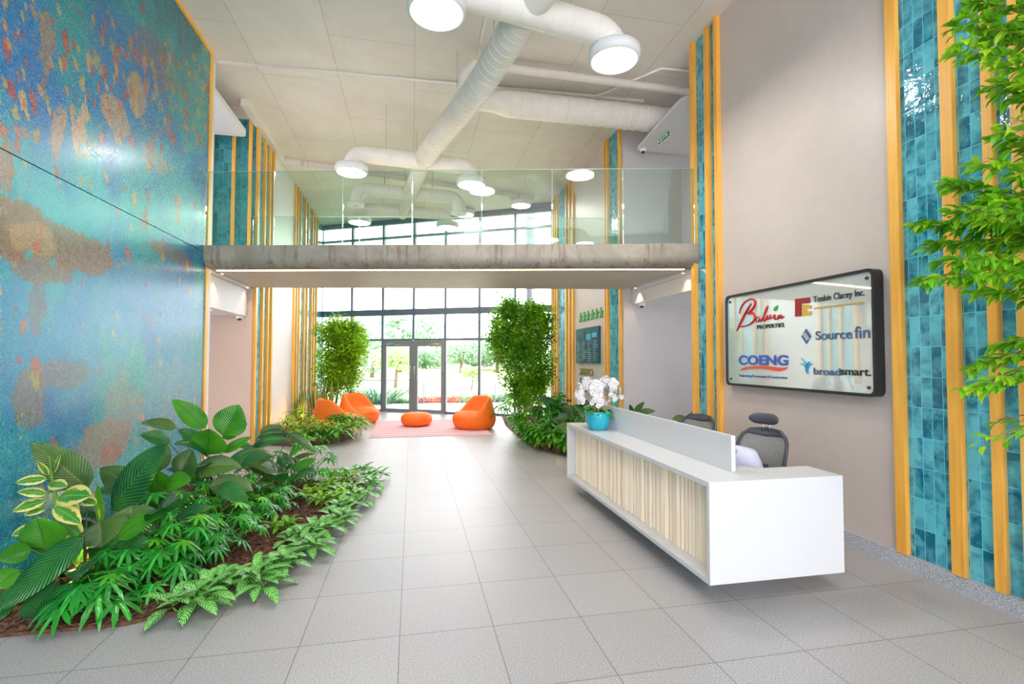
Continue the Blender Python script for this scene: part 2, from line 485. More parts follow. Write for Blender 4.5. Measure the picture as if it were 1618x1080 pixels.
def leaf_mat(name, dark, light, rib=26, rough=0.32, ribs=0.5, pattern=None, pc=(0.5, 0.6, 0.3), trans=0.22, mid=None):
    m, nt, bs, out = newmat(name)
    uv = N(nt, 'ShaderNodeUVMap').outputs[0]
    sp = N(nt, 'ShaderNodeSeparateXYZ'); nt.links.new(uv, sp.inputs[0])
    au = mathn(nt, 'ABSOLUTE', mathn(nt, 'SUBTRACT', sp.outputs[0], 0.5))
    ph = mathn(nt, 'SUBTRACT', sp.outputs[1], mathn(nt, 'MULTIPLY', au, 0.55))
    sn = mathn(nt, 'SINE', mathn(nt, 'MULTIPLY', ph, rib * 2 * PI / 2))
    pos = worldco(nt)
    n1 = noise_n(nt, pos, 3.1, 2, 0.5)
    f = mathn(nt, 'ADD', mathn(nt, 'MULTIPLY', sn, 0.09 * ribs), n1)
    c = ramp(nt, f, [(0.33, dark), (0.66, light)])
    if pattern == 'agl':
        pn = noise_n(nt, scaled(nt, pos, (1, 1, 1)), 75, 2, 0.6)
        g = mathn(nt, 'ADD', mathn(nt, 'ADD', mathn(nt, 'MULTIPLY', sn, 0.16), pn), mathn(nt, 'MULTIPLY', au, -0.30))
        c = mixc(nt, ramp(nt, g, [(0.36, 0.0), (0.46, 0.88)]), c, pc)
    if pattern == 'edge':
        pn = noise_n(nt, pos, 28, 3, 0.6)
        g = mathn(nt, 'ADD', mathn(nt, 'MULTIPLY', au, 1.25), mathn(nt, 'MULTIPLY', pn, 0.55))
        c = mixc(nt, ramp(nt, g, [(0.60, 0.0), (0.66, 1.0)]), c, pc)
    md = mid or tuple(min(1, x * 1.5 + 0.03) for x in light)
    c = mixc(nt, ramp(nt, au, [(0.015, 0.7), (0.04, 0.0)]), c, md)
    nt.links.new(c, bs.inputs['Base Color'])
    bs.inputs['Roughness'].default_value = rough
    if ribs: bump(nt, bs, sn, 0.35 * ribs, 0.006)
    tr = N(nt, 'ShaderNodeBsdfTranslucent'); nt.links.new(c, tr.inputs[0])
    mx = N(nt, 'ShaderNodeMixShader'); mx.inputs[0].default_value = trans
    nt.links.new(bs.outputs[0], mx.inputs[1]); nt.links.new(tr.outputs[0], mx.inputs[2])
    nt.links.new(mx.outputs[0], out.inputs[0])
    return m

M = {}
M['ceiling'] = ceiling_mat()
M['floor'] = floor_mat()
M['plaster'] = plaster('polished warm plaster', (0.60, 0.515, 0.465), 0.07, 0.42)
M['white_wall'] = plaster('white plaster', (0.69, 0.68, 0.69), 0.04)
M['beige'] = plaster('beige plaster', (0.62, 0.475, 0.395), 0.05)
M['grey_wall'] = plaster('grey plaster', (0.56, 0.53, 0.525), 0.05)
M['tile_x'] = tile_mat('teal glazed tile', 1, (0.010, 0.16, 0.25), (0.13, 0.55, 0.65))
M['tile_y'] = tile_mat('dark teal glazed tile', 0, (0.008, 0.12, 0.17), (0.05, 0.32, 0.36))
M['wood'] = wood_mat('golden oak', (0.84, 0.36, 0.045), (0.97, 0.53, 0.09))
M['slat'] = wood_mat('pale ash', (0.88, 0.70, 0.50), (0.95, 0.83, 0.66), 0.5, (12, 12, 0.8))
M['granite'] = granite('grey granite', (0.25, 0.26, 0.28), (0.62, 0.64, 0.68))
M['kerb'] = granite('kerb granite', (0.34, 0.31, 0.27), (0.62, 0.58, 0.52))
M['concrete'] = concrete_mat()
M['soffit'] = plaster('pale board concrete soffit', (0.56, 0.49, 0.42), 0.10)
M['mural'] = mural_mat()
M['duct'] = simple('painted spiral duct', (0.86, 0.81, 0.73), 0.45, var=0.04)
M['lampbody'] = simple('lamp housing white', (0.80, 0.80, 0.78), 0.4, var=0.02)
M['lamp'] = emis('lamp diffuser', (1.0, 0.97, 0.92), 9.0)
M['led'] = emis('warm led', (1.0, 0.74, 0.46), 14.0)
M['spot'] = emis('warm spot', (1.0, 0.85, 0.6), 8.0)
M['frame'] = simple('dark grey aluminium', (0.12, 0.15, 0.20), 0.35, 0.2, 0.05)  # lightened and blued to stand in for bloom around the bright glass
M['doorframe'] = simple('brushed grey aluminium', (0.27, 0.28, 0.31), 0.35, 0.3, 0.05)  # grey lifted to put the window bloom into the colour
M['glass'] = glass_mat('window glass', (0.97, 0.99, 0.98), 0.05)
M['balglass'] = glass_mat('greenish balustrade glass', (0.90, 0.965, 0.915), 0.075)
M['edgeglass'] = simple('glass edge green', (0.42, 0.66, 0.52), 0.2, var=0.02)
M['white'] = simple('white solid surface', (0.65, 0.652, 0.66), 0.3, var=0.01)
M['chrome'] = simple('brushed steel', (0.7, 0.7, 0.7), 0.25, 1.0, 0.03)
M['black'] = simple('black powder coat', (0.02, 0.024, 0.028), 0.35, var=0.1)
M['charcoal'] = simple('charcoal plastic', (0.055, 0.06, 0.075), 0.5, var=0.1)
M['meshback'] = simple('grey mesh fabric', (0.22, 0.215, 0.20), 0.8, var=0.12, scale=60)
M['orange'] = simple('orange fabric', (0.93, 0.17, 0.008), 0.62, var=0.04)
M['rugm'] = None
M['pot'] = simple('turquoise glazed ceramic', (0.015, 0.42, 0.55), 0.22, var=0.14, scale=9, coat=0.4)
M['soil'] = simple('dark soil', (0.05, 0.028, 0.018), 0.95, var=0.4, scale=30)
M['bark'] = simple('bark chips', (0.13, 0.055, 0.03), 0.85, var=0.6, scale=25)
M['moss'] = simple('coir moss', (0.35, 0.22, 0.10), 0.9, var=0.3, scale=60)
M['petal'] = simple('white orchid petal', (0.74, 0.735, 0.73), 0.5, var=0.02)
M['petalc'] = simple('orchid lip', (0.75, 0.42, 0.22), 0.5, var=0.2)
M['cane'] = simple('pale bamboo cane', (0.62, 0.40, 0.20), 0.5, var=0.1)
M['trunk'] = simple('smooth brown bark', (0.23, 0.14, 0.085), 0.75, var=0.3, scale=20)
M['stem'] = simple('green stem', (0.12, 0.30, 0.03), 0.45, var=0.2)
M['stemd'] = simple('dark green stem', (0.03, 0.10, 0.02), 0.4, var=0.2)
M['skin'] = simple('skin', (0.42, 0.24, 0.16), 0.5, var=0.04)
M['shirt'] = simple('pale lavender shirt', (0.60, 0.63, 0.78), 0.8, var=0.05, scale=12)
M['trousers'] = simple('dark trousers', (0.03, 0.035, 0.05), 0.8, var=0.1)
M['hair'] = simple('black hair', (0.012, 0.01, 0.009), 0.5, var=0.2)
M['yellow'] = simple('yellow green card', (0.55, 0.52, 0.06), 0.5, var=0.05)
M['paving'] = simple('pale terrace paving', (0.72, 0.69, 0.66), 0.7, var=0.05, scale=2)
M['red'] = simple('red', (0.55, 0.01, 0.02), 0.4, var=0.02)
M['maroon'] = simple('maroon', (0.34, 0.02, 0.025), 0.4, var=0.02)
M['gold'] = simple('mustard', (0.70, 0.42, 0.06), 0.4, var=0.02)
M['ink'] = simple('near black ink', (0.02, 0.022, 0.03), 0.4, var=0.02)
M['blue'] = simple('royal blue', (0.05, 0.12, 0.50), 0.4, var=0.02)
M['slate'] = simple('slate blue', (0.07, 0.13, 0.26), 0.4, var=0.02)
M['cyan'] = simple('cyan blue', (0.02, 0.38, 0.62), 0.4, var=0.02)
M['coral'] = simple('coral red', (0.80, 0.10, 0.07), 0.4, var=0.02)
M['leafgreen'] = simple('logo green', (0.02, 0.40, 0.06), 0.4, var=0.02)
M['stargreen'] = simple('star green', (0.06, 0.42, 0.10), 0.4, var=0.02)
M['exitgreen'] = simple('exit sign green', (0.0, 0.30, 0.10), 0.4, var=0.02)
M['olive'] = simple('olive letter', (0.25, 0.25, 0.08), 0.5, var=0.02)
M['cream'] = simple('cream white', (0.85, 0.88, 0.78), 0.4, var=0.01)
M['signglass'] = simple('pale sign glass', (0.72, 0.79, 0.75), 0.03, metal=0.4, var=0.01, spec=1.0)
M['board'] = simple('dark teal board', (0.01, 0.085, 0.11), 0.25, var=0.15, scale=4)
M['boardtext'] = simple('pale blue board text', (0.25, 0.45, 0.55), 0.5, var=0.1)
M['photo'] = simple('dark framed picture', (0.10, 0.07, 0.075), 0.4, var=0.8, scale=14)
M['grill'] = simple('vent grill', (0.45, 0.47, 0.44), 0.5, var=0.05)
M['void_shade'] = simple('painted vent shade', (0.03, 0.03, 0.03), 0.9, var=0.05)  # near black that paints the shade inside the vents
M['uplight'] = emis('amber garden light', (1.0, 0.62, 0.10), 6.0)
M['grassm'] = simple('mown lawn', (0.42, 0.50, 0.24), 0.9, var=0.12, scale=1.5)
M['shrub'] = leaf_mat('blue green shrub leaf', (0.05, 0.17, 0.09), (0.15, 0.34, 0.17), 4, 0.5, 0, trans=0.3)
M['fartree'] = leaf_mat('far tree leaf', (0.11, 0.21, 0.15), (0.27, 0.40, 0.26), 4, 0.6, 0, trans=0.3)  # leaf colour paled so distance haze is part of it
M['fartree2'] = leaf_mat('light far tree leaf', (0.20, 0.36, 0.12), (0.40, 0.55, 0.24), 4, 0.6, 0, trans=0.3)
M['redgrass'] = simple('reddish grass', (0.55, 0.16, 0.10), 0.8, var=0.4)
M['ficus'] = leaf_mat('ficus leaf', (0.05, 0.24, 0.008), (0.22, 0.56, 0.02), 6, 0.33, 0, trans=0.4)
M['ficus_suntint'] = leaf_mat('sun tinted yellow green ficus leaf', (0.20, 0.46, 0.012), (0.48, 0.72, 0.03), 6, 0.33, 0, trans=0.5)  # lighter copy of the ficus leaf, sunlight painted into its colour
M['big'] = leaf_mat('ribbed dark leaf', (0.005, 0.065, 0.018), (0.035, 0.20, 0.03), 34, 0.2, 1.4, trans=0.12, mid=(0.05, 0.16, 0.03))
M['bigb'] = leaf_mat('ribbed bright leaf', (0.025, 0.19, 0.008), (0.09, 0.38, 0.015), 34, 0.25, 1.0, trans=0.28, mid=(0.04, 0.16, 0.01))
M['bigo'] = leaf_mat('ribbed olive leaf', (0.03, 0.10, 0.018), (0.10, 0.20, 0.035), 36, 0.2, 1.4, trans=0.15, mid=(0.16, 0.22, 0.06))
M['philo'] = leaf_mat('lobed philodendron leaf', (0.006, 0.15, 0.014), (0.035, 0.36, 0.025), 9, 0.17, 0.3, trans=0.15)
M['philob'] = leaf_mat('young philodendron leaf', (0.05, 0.34, 0.01), (0.13, 0.56, 0.02), 9, 0.28, 0.3, trans=0.22)
M['agl'] = leaf_mat('silver patterned leaf', (0.012, 0.17, 0.012), (0.05, 0.36, 0.02), 15, 0.27, 0.4, 'agl', (0.34, 0.66, 0.20), 0.15)
M['lime'] = leaf_mat('lime leaf', (0.12, 0.36, 0.012), (0.32, 0.60, 0.03), 15, 0.35, 0.4, trans=0.25)
M['green'] = leaf_mat('mid green leaf', (0.02, 0.20, 0.008), (0.10, 0.48, 0.02), 15, 0.22, 0.3, trans=0.2)
M['varieg'] = leaf_mat('variegated rubber leaf', (0.03, 0.20, 0.02), (0.12, 0.36, 0.06), 12, 0.3, 0.3, 'edge', (0.74, 0.68, 0.20), 0.2)
M['sans'] = leaf_mat('snake plant leaf', (0.015, 0.09, 0.02), (0.06, 0.20, 0.04), 40, 0.4, 0.8, 'edge', (0.50, 0.50, 0.10), 0.05)
M['croton'] = leaf_mat('yellow blotched leaf', (0.06, 0.25, 0.01), (0.22, 0.42, 0.03), 10, 0.3, 0.3, 'edge', (0.80, 0.72, 0.04), 0.2)

# =================================================================== THE SETTING
H = 6.25
XL, XR = -2.97, 3.96
YB = -5.0
def FY(x): return 15.9 - 0.53 * x

def struct(name, mb, mat, **k):
    o = mb.build(name, mat, **k); o['kind'] = 'structure'; return o

struct('floor', MB().prism([(-7, YB), (8, YB), (8, FY(8)), (-7, FY(-7))], -0.2, 0), M['floor'])
# ceiling, with the slightly lowered field beyond Y = 12
struct('ceiling', MB().prism([(-7, YB), (8, YB), (8, FY(8) + 0.3), (-7, FY(-7) + 0.3)], H, H + 0.25), M['ceiling'])
c0 = at(453, 256, Z=6.15); c1 = at(844, 315, Z=6.15)
struct('ceiling', MB().prism([(XL, c0.y), (c1.x, c1.y), (c1.x - 0.25, FY(c1.x) - 0.1), (XL, FY(XL) - 0.1)], 6.13, 6.2495), M['ceiling'])

# left wall: behind the mural, then fins beyond the side opening
struct('wall_left', box(XL - 0.3, XL - 0.05, YB, 8.12, 0, H), M['white_wall'])
struct('wall_left', box(XL - 0.3, XL, 11.34, 13.3, 0, H), M['white_wall'])
struct('wall_left', box(XL - 0.3, XL, 10.16, 11.34, 0, H), M['tile_x'])
struct('wall_left', box(XL - 0.3, XL, 13.3, FY(XL) + 0.2, 0, H), M['tile_x'])
# back walls of the left recess: beige below, tiles above
struct('wall_left', box(-6.6, XL - 0.0, 10.12, 10.159, 0, 3.0), M['beige'])
struct('wall_left', box(-6.6, XL - 0.0, 10.12, 10.159, 3.3, H), M['tile_y'])
struct('wall_left', box(-6.8, -6.6, YB, 7.5, 0, H), M['beige'])
struct('window_8', box(-6.72, -6.7, 7.5, 10.1, 0, H), M['glass'])  # unseen glazed opening, added to brighten the left recess
struct('wall_left', box(-6.6, XL - 0.3, 7.3, 7.5, 0, H), M['beige'])
# right wall
struct('wall_right', box(XR, XR + 0.3, 3.36, 5.76, 0, H), M['plaster'])
struct('wall_right', box(XR, XR + 0.3, YB, 3.36, 0, H), M['tile_x'])
struct('wall_right', box(XR, XR + 0.3, 5.76, 6.38, 0, H), M['tile_x'])
struct('wall_right', box(XR, XR + 0.3, 8.85, 9.62, 0, H), M['tile_x'])
struct('wall_right', box(XR, XR + 0.3, 9.62, 11.72, 0, H), M['plaster'])
struct('wall_right', box(XR, XR + 0.3, 11.72, FY(XR) + 0.1, 0, H), M['tile_x'])
struct('wall_right', box(XR, 7.6, 8.81, 8.849, 0, H), M['grey_wall'])
struct('wall_right', box(7.6, 7.8, 6.1, 9.05, 2.7, 4.7), M['grey_wall'])
struct('wall_right', box(7.6, 7.8, 6.1, 9.05, 0, 1.0), M['grey_wall'])
struct('window_10', box(7.62, 7.64, 6.1, 8.8, 1.0, 2.7), M['glass'])  # unseen pane added so daylight lifts the lower recess wall
struct('window_9', box(7.62, 7.64, 6.1, 8.8, 4.7, H), M['glass'])  # unseen opening added to bring daylight into the upper gallery
struct('wall_right', box(XR + 0.3, 7.6, 5.9, 6.1, 0, H), M['grey_wall'])
# floors of the side galleries with their lowered white ceilings
struct('ceiling', box(4.14, 7.6, 6.1, 8.80, 2.74, 2.98), M['white_wall'])
struct('ceiling', box(-6.6, -3.06, 7.5, 10.10, 2.48, 2.98), M['white_wall'])
struct('floor', box(4.14, 7.6, 6.1, 8.80, 2.985, 3.3), M['white_wall'])
struct('floor', box(-6.6, -3.0, 8.13, 10.119, 2.985, 3.3), M['white_wall'])
# downstand along the left edge of the ceiling
struct('ceiling', box(-2.99, -2.86, 9.3, 12.1, 6.12, 6.249), M['ceiling'])
# the rear of the hall behind the photographer: thin piers, bays left open and wide for more light
for i, (a, b) in enumerate(((-3.3, -2.9), (0.4, 0.6), (3.9, 4.3))):
    struct('wall_rear', box(a, b, YB - 0.2, YB, 0, H), M['white_wall'])
struct('wall_rear', box(-2.9, 3.9, YB - 0.2, YB, 5.9, H), M['white_wall'])

# baseboards
struct('baseboard_right', box(XR - 0.035, XR + 0.001, YB, 5.9, 0, 0.125), M['granite'])
struct('baseboard_left', box(XL - 0.001, XL + 0.03, 11.35, 13.29, 0, 0.12), M['granite'])

# timber battens = trims
tn = [0]
def batten(side, y0, y1, z0=0.0, z1=H, d=0.045):
    tn[0] += 1
    if side == 'L': mb = box(XL - 0.0005, XL + d, y0, y1, z0, z1)
    else: mb = box(XR - d, XR + 0.0005, y0, y1, z0, z1)
    struct('trim_%d' % tn[0], mb, M['wood'])
for y0, y1 in ((3.315, 3.40), (2.89, 2.975), (2.64, 2.70), (2.47, 2.53), (2.05, 2.13), (1.55, 1.63), (0.8, 0.88), (-0.2, -0.12)):
    batten('R', y0, y1, 0.126)
for y0, y1 in ((6.29, 6.37), (5.94, 6.02), (5.73, 5.80)):
    batten('R', y0, y1, 0.0 if y0 > 5.9 else 0.126, d=0.06)
for y0, y1 in ((8.86, 8.94), (9.48, 9.55), (9.60, 9.67), (11.70, 11.80), (11.97, 12.07), (12.24, 12.34), (13.07, 13.15), (13.30, 13.37), (13.52, 13.58)):
    batten('R', y0, y1, d=0.05)
for y0, y1 in ((10.16, 10.26), (10.62, 10.70), (10.98, 11.05), (11.26, 11.34), (13.30, 13.37), (13.58, 13.65), (13.86, 13.93), (14.48, 14.55), (14.86, 14.93), (15.5, 15.57), (15.85, 15.92), (16.25, 16.32)):
    batten('L', y0, y1, d=0.05)
# battens on the tiled upper wall of the left recess (facing the hall)
for x in (-3.72, -3.34, -3.05):
    tn[0] += 1
    struct('trim_%d' % tn[0], box(x - 0.03, x + 0.03, 10.08, 10.121, 3.3, H), M['wood'])

# joint lines and conduits on the ceiling
def rod(name, pts, r, mat, label, cat, n=8):
    o = MB().tube(pts, r, n).build(name, mat, smooth=True); return tag(o, label, cat)
p0 = at(338, 97, Z=6.23); p1 = at(950, 152, Z=6.23)
rod('ceiling_conduit', [(p0.x, p0.y, 6.225), (p1.x - 0.1, p1.y, 6.225), (p1.x, p1.y - 0.1, 6.225), tuple(at(1045, 108, Z=6.225)), tuple(at(1094, 112, Z=6.225))], 0.02, M['duct'], 'thin painted conduit crossing the ceiling and turning off towards the right wall', 'conduit')
rod('ceiling_conduit', [tuple(at(772, 5, Z=6.23)), tuple(at(751, 105, Z=6.23))], 0.016, M['duct'], 'short thin rod standing in for a ceiling step edge, left of the big spiral duct', 'conduit')  # thin rod drawn in place of a step edge in the ceiling
struct('trim_60', MB().prism([(XL, p0.y - 0.02), (XL, p0.y + 0.12), (XR, p1.y + 0.12), (XR, p1.y - 0.02)], 6.2, 6.2495), M['ceiling'])

# =================================================================== FACADE
FDIR = V(1, -0.53, 0).normalized(); FN = V(FDIR.y, -FDIR.x, 0)      # FN points outdoors? (checked below)
if FN.y < 0: FN = -FN
FM = Matrix((FDIR, FN, V(0, 0, 1))).transposed()
def fpt(x, z, off=0.0): return V(x, FY(x), z) + FN * off
def fbox(mb, x0, x1, z0, z1, dep=0.12, off=0.0):
    a = fpt(x0, z0, off); b = fpt(x1, z1, off)
    c = (a + b) / 2
    return mb.obox(c, (b.xy - a.xy).length / 2, dep / 2, (z1 - z0) / 2, FM)
MX = [-3.0, -1.93, -0.91, 0.06, 1.02, 2.01, 3.0, 4.0]
wn_ = 0
for i in range(7):
    x0, x1 = MX[i], MX[i + 1]
    wn_ += 1
    door_bay = i in (2, 3)
    r = empty('window_%d' % wn_, fpt((x0 + x1) / 2, 0)); r['kind'] = 'structure'
    f = MB()
    wL = 0.028
    zb = 2.28 if door_bay else 0.0
    fbox(f, x0, x0 + wL, zb, 6.12); fbox(f, x1 - wL, x1, zb, 6.12)
    fbox(f, x0 + wL, x1 - wL, 6.0, 6.12); fbox(f, x0 + wL, x1 - wL, 5.54, 5.60)
    fbox(f, x0 + wL, x1 - wL, 3.06, 3.25, 0.16)
    fbox(f, x0 + wL, x1 - wL, 2.25, 2.31)
    if not door_bay: fbox(f, x0 + wL, x1 - wL, 0, 0.06)
    f.build('window_frame', M['frame'], r)
    for z0, z1 in ((5.6, 6.0), (3.25, 5.54), (2.31, 3.06)) + (() if door_bay else ((0.06, 2.25),)):
        g = MB(); fbox(g, x0 + wL, x1 - wL, z0, z1, 0.012); g.build('pane', M['glass'], r)
fh = MB(); fbox(fh, -3.0, 4.0, 6.12, H - 0.002, 0.2); struct('trim_61', fh, M['frame'])
# the pair of doors
for k, (x0, x1, hs) in enumerate(((-0.91, 0.055, 1), (0.065, 1.02, -1))):
    r = empty('door_%d' % (k + 1), fpt((x0 + x1) / 2, 0)); r['kind'] = 'structure'
    f = MB(); sw = 0.12
    fbox(f, x0, x0 + sw, 0.0, 2.245, 0.07); fbox(f, x1 - sw, x1, 0.0, 2.245, 0.07)
    fbox(f, x0 + sw, x1 - sw, 2.07, 2.245, 0.07); fbox(f, x0 + sw, x1 - sw, 0.0, 0.10, 0.07)
    f.build('door_frame', M['doorframe'], r)
    g = MB(); fbox(g, x0 + sw, x1 - sw, 0.10, 2.07, 0.012); g.build('pane', M['glass'], r)
    hx = x1 - 0.06 if hs > 0 else x0 + 0.06
    h = MB(); h.tube([fpt(hx, 1.0, -0.035), fpt(hx, 1.0, -0.10), fpt(hx, 1.45, -0.10), fpt(hx, 1.45, -0.035)], 0.014, 8)
    h.build('door_handle', M['chrome'], r, smooth=True)
    c = MB(); cx = x0 + 0.28 if hs > 0 else x1 - 0.28
    fbox(c, cx - 0.13, cx + 0.13, 2.10, 2.17, 0.06, -0.07)
    c.tube([fpt(cx, 2.13, -0.10), fpt(cx + hs * 0.2, 2.12, -0.14), fpt(cx + hs * 0.34, 2.13, -0.06)], 0.01, 6)
    c.build('door_closer', M['chrome'], r)

# =================================================================== BRIDGE
BF = [V(3.99, 6.23, 0), V(-2.968, 7.83, 0)]     # front line right, left
BB = [V(3.96, 8.81, 0), V(-2.97, 10.14, 0)]
bdir = (BF[0] - BF[1]).normalized(); bn = V(-bdir.y, bdir.x, 0)
if bn.y < 0: bn = -bn
br_ = empty('footbridge', (0.5, 7.1, 3.0), 0, 'raw concrete footbridge crossing the hall above the lounge', 'bridge')
prof = []
for a in range(0, 91, 10):      # rounded nose at the lower front edge
    prof.append((0.16 - 0.16 * math.sin(R(a)), 3.16 - 0.16 * math.cos(R(a)) ))
prof = [(0.0, 3.32)] + [(q[0], q[1]) for q in reversed(prof)] + [(0.22, 3.0), (0.22, 3.32)]
mb = MB(); n = len(prof)
pts = []
for e in (BF[0] + bdir * 0.0, BF[1]):
    for o_, z in prof: pts.append(e + bn * o_ + V(0, 0, z))
mb.add(pts, [tuple(range(n)), tuple(range(2 * n - 1, n - 1, -1))] + [(i, n + i, n + (i + 1) % n, (i + 1) % n) for i in range(n)])
mb.build('edge_beam', M['concrete'], br_)
a, b = BF[0] + bn * 0.26, BF[1] + bn * 0.26
dk = MB(); 
poly = [(XR - 0.001, a.y + 0.0), (XR - 0.001, BB[0].y), (XL + 0.001, BB[1].y), (XL + 0.001, b.y)]
dk.prism(poly, 3.03, 3.28); dk.build('deck', M['soffit'], br_)
a2, b2 = BF[0] + bn * 0.222, BF[1] + bn * 0.222
lm = MB().prism([(XR - 0.1, a2.y + 0.03), (XR - 0.1, a2.y + 0.055), (XL + 0.1, b2.y + 0.03), (XL + 0.1, b2.y + 0.005)], 2.992, 3.028)
lm.build('led_strip', M['led'], br_)
# soft cove light given off by the strip
def area(name, loc, sx, sy, power, color=(1, 0.96, 0.9), rot=(0, 0, 0), parent=None, shape='RECTANGLE'):
    l = bpy.data.lights.new(name, 'AREA'); l.shape = shape; l.size = sx
    if shape == 'RECTANGLE': l.size_y = sy
    l.energy = power; l.color = color
    o = bpy.data.objects.new(name, l); o.location = loc; o.rotation_euler = rot
    col.objects.link(o)
    if parent:
        o.parent = parent; o.location = Vector(loc) - Vector(parent.location)
    return o

# glass balustrades on both edges
def balustrade(e0, e1, off, z0, z1, nseg, label):
    r = empty('glass_balustrade', tuple((e0 + e1) / 2 + V(0, 0, z0)), 0, label, 'balustrade')
    e0 = e0 + bn * off; e1 = e1 + bn * off
    d = (e1 - e0) / nseg
    for i in range(nseg):
        p = e0 + d * (i + 0.5); L = d.length / 2 - 0.006
        u = d.normalized(); MM = Matrix((u, V(-u.y, u.x, 0), V(0, 0, 1))).transposed()
        g = MB().obox(p + V(0, 0, (z0 + z1) / 2), L, 0.006, (z1 - z0) / 2, MM)
        go = g.build('glass_panel', M['balglass'], r)
        e = MB().obox(p + V(0, 0, z1 + 0.003), L, 0.0055, 0.003, MM)
        e.obox(p + u * (L + 0.0035) + V(0, 0, (z0 + z1) / 2), 0.0025, 0.006, (z1 - z0) / 2, MM)
        e.build('panel_edge', M['edgeglass'], r)
    return r
balustrade(BF[1], V(3.90, 6.25, 0), 0.03, 3.32, 4.40, 7, 'greenish glass balustrade along the near edge of the concrete bridge')
balustrade(BB[1], BB[0], -0.05, 3.285, 4.38, 7, 'greenish glass balustrade along the far edge of the bridge, seen through the near one')

# rounded soffit slabs hanging in the upper side galleries
def rounded(poly, rads, n=6):
    out = []
    m = len(poly)
    for i in range(m):
        p = Vector(poly[i]); r = rads[i]
        if not r: out.append(tuple(p)); continue
        a = Vector(poly[i - 1]); b = Vector(poly[(i + 1) % m])
        u = (a - p).normalized(); v = (b - p).normalized()
        s = p + u * r; e = p + v * r
        for k in range(n + 1):
            t = k / n
            out.append(tuple(s * (1 - t) ** 2 + p * 2 * t * (1 - t) + e * t * t))
    return out
o = MB().prism(rounded([(-6.5, 7.6), (-3.04, 7.6), (-3.04, 9.86), (-6.5, 9.86)], [0, 0, 0.12, 0]), 5.80, 5.90).build('soffit_slab', M['white_wall'])
tag(o, 'thin white soffit slab with a rounded corner in the left upper gallery, beside the mural', 'ceiling panel')
o = MB().prism(rounded([(7.5, 6.62), (4.0, 6.68), (4.14, 8.62), (7.5, 8.62)], [0, 0.2, 0.12, 0]), 5.66, 5.705).build('soffit_slab', M['white_wall'])
tag(o, 'thin white soffit slab in the right upper gallery, above the green exit sign', 'ceiling panel')

# =================================================================== DUCTS AND LAMPS
def elbow_path(a, b, c, r, n=8):
    """a -> b -> c with rounded corner at b"""
    a, b, c = Vector(a), Vector(b), Vector(c)
    u = (a - b).normalized(); v = (c - b).normalized()
    s = b + u * r; e = b + v * r
    return [a] + [s * (1 - t) ** 2 + b * 2 * t * (1 - t) + e * t * t for t in [k / n for k in range(n + 1)]] + [c]

def spiral(mb, a, b, r, step=0.13):
    """raised spiral seams along a straight run"""
    a, b = Vector(a), Vector(b); L = (b - a).length; u = (b - a).normalized()
    k = 0
    while k * step < L - 0.06:
        p = a + u * (k * step)
        mb.tube([p, p + u * 0.008, p + u * 0.016], [r + 0.001, r + 0.010, r + 0.001], 24, cap=False); k += 1

DZ = 5.28
mpts = [(1.62, 2.6), (1.125, 4.9), (0.87, 6.28), (0.373, 8.22), (0.20, 8.95), (-0.04, 10.6), (-0.13, 11.2), (-0.25, 12.3)]
r = empty('spiral_duct', (0.5, 7.5, DZ), 0, 'white spiral ventilation duct under the ceiling with cross branches and elbows down to the lamps', 'duct')
d1 = MB(); A = V(1.62, 2.6, DZ + 0.02); B = V(0.20, 8.85, DZ + 0.02); d1.tube([A, V(1.125, 4.9, DZ + .02), V(0.87, 6.28, DZ + .02), B], 0.175, 28)
spiral(d1, V(1.125, 4.9, DZ + .02), V(0.87, 6.28, DZ + .02), 0.175); spiral(d1, V(0.87, 6.28, DZ + .02), B, 0.175)
d1.build('duct_section', M['duct'], r, smooth=True)
d2 = MB().tube([(0.20, 8.85, DZ), (-0.06, 10.75, DZ)], 0.145, 26); spiral(d2, (0.20, 8.85, DZ), (-0.06, 10.75, DZ), 0.145)
d2.build('duct_section', M['duct'], r, smooth=True)
d3 = MB().tube([(-0.06, 10.75, DZ), (-0.27, 12.55, DZ)], 0.115, 24); spiral(d3, (-0.06, 10.75, DZ), (-0.27, 12.55, DZ), 0.115)
d3.build('duct_section', M['duct'], r, smooth=True)
DUCT = r
for x, y in ((0.62, 7.2), (0.95, 5.85), (1.4, 3.6), (0.05, 9.9), (-0.2, 12.0)): MB().tube([(x, y, DZ + 0.1), (x, y, H)], 0.006, 6).build('hanger_wire', M['grill'], r)

def lamp(x, y, z, label, dia=0.54, hgt=0.12, group='round white pendant lamps on the ducts'):
    r = empty('round_lamp', (x, y, z), 0, label, 'lamp', group)
    ro = dia / 2
    MB().lathe([(ro - 0.02, 0.0), (ro, 0.004), (ro + 0.012, hgt * 0.5), (ro + 0.006, hgt), (0.17, hgt + 0.035), (0.14, hgt + 0.04)], 40, (x, y, z)).build('lamp_housing', M['lampbody'], r, smooth=True)
    MB().lathe([(0.0, -0.002), (ro - 0.025, -0.002), (ro - 0.022, 0.01), (0.0, 0.01)], 40, (x, y, z)).build('lamp_diffuser', M['lamp'], r, smooth=True)
    area('lamp_light', (x, y, z - 0.02), dia * 0.9, 0, LAMP_W, (1.0, 0.94, 0.89), parent=r, shape='DISK')
    return r

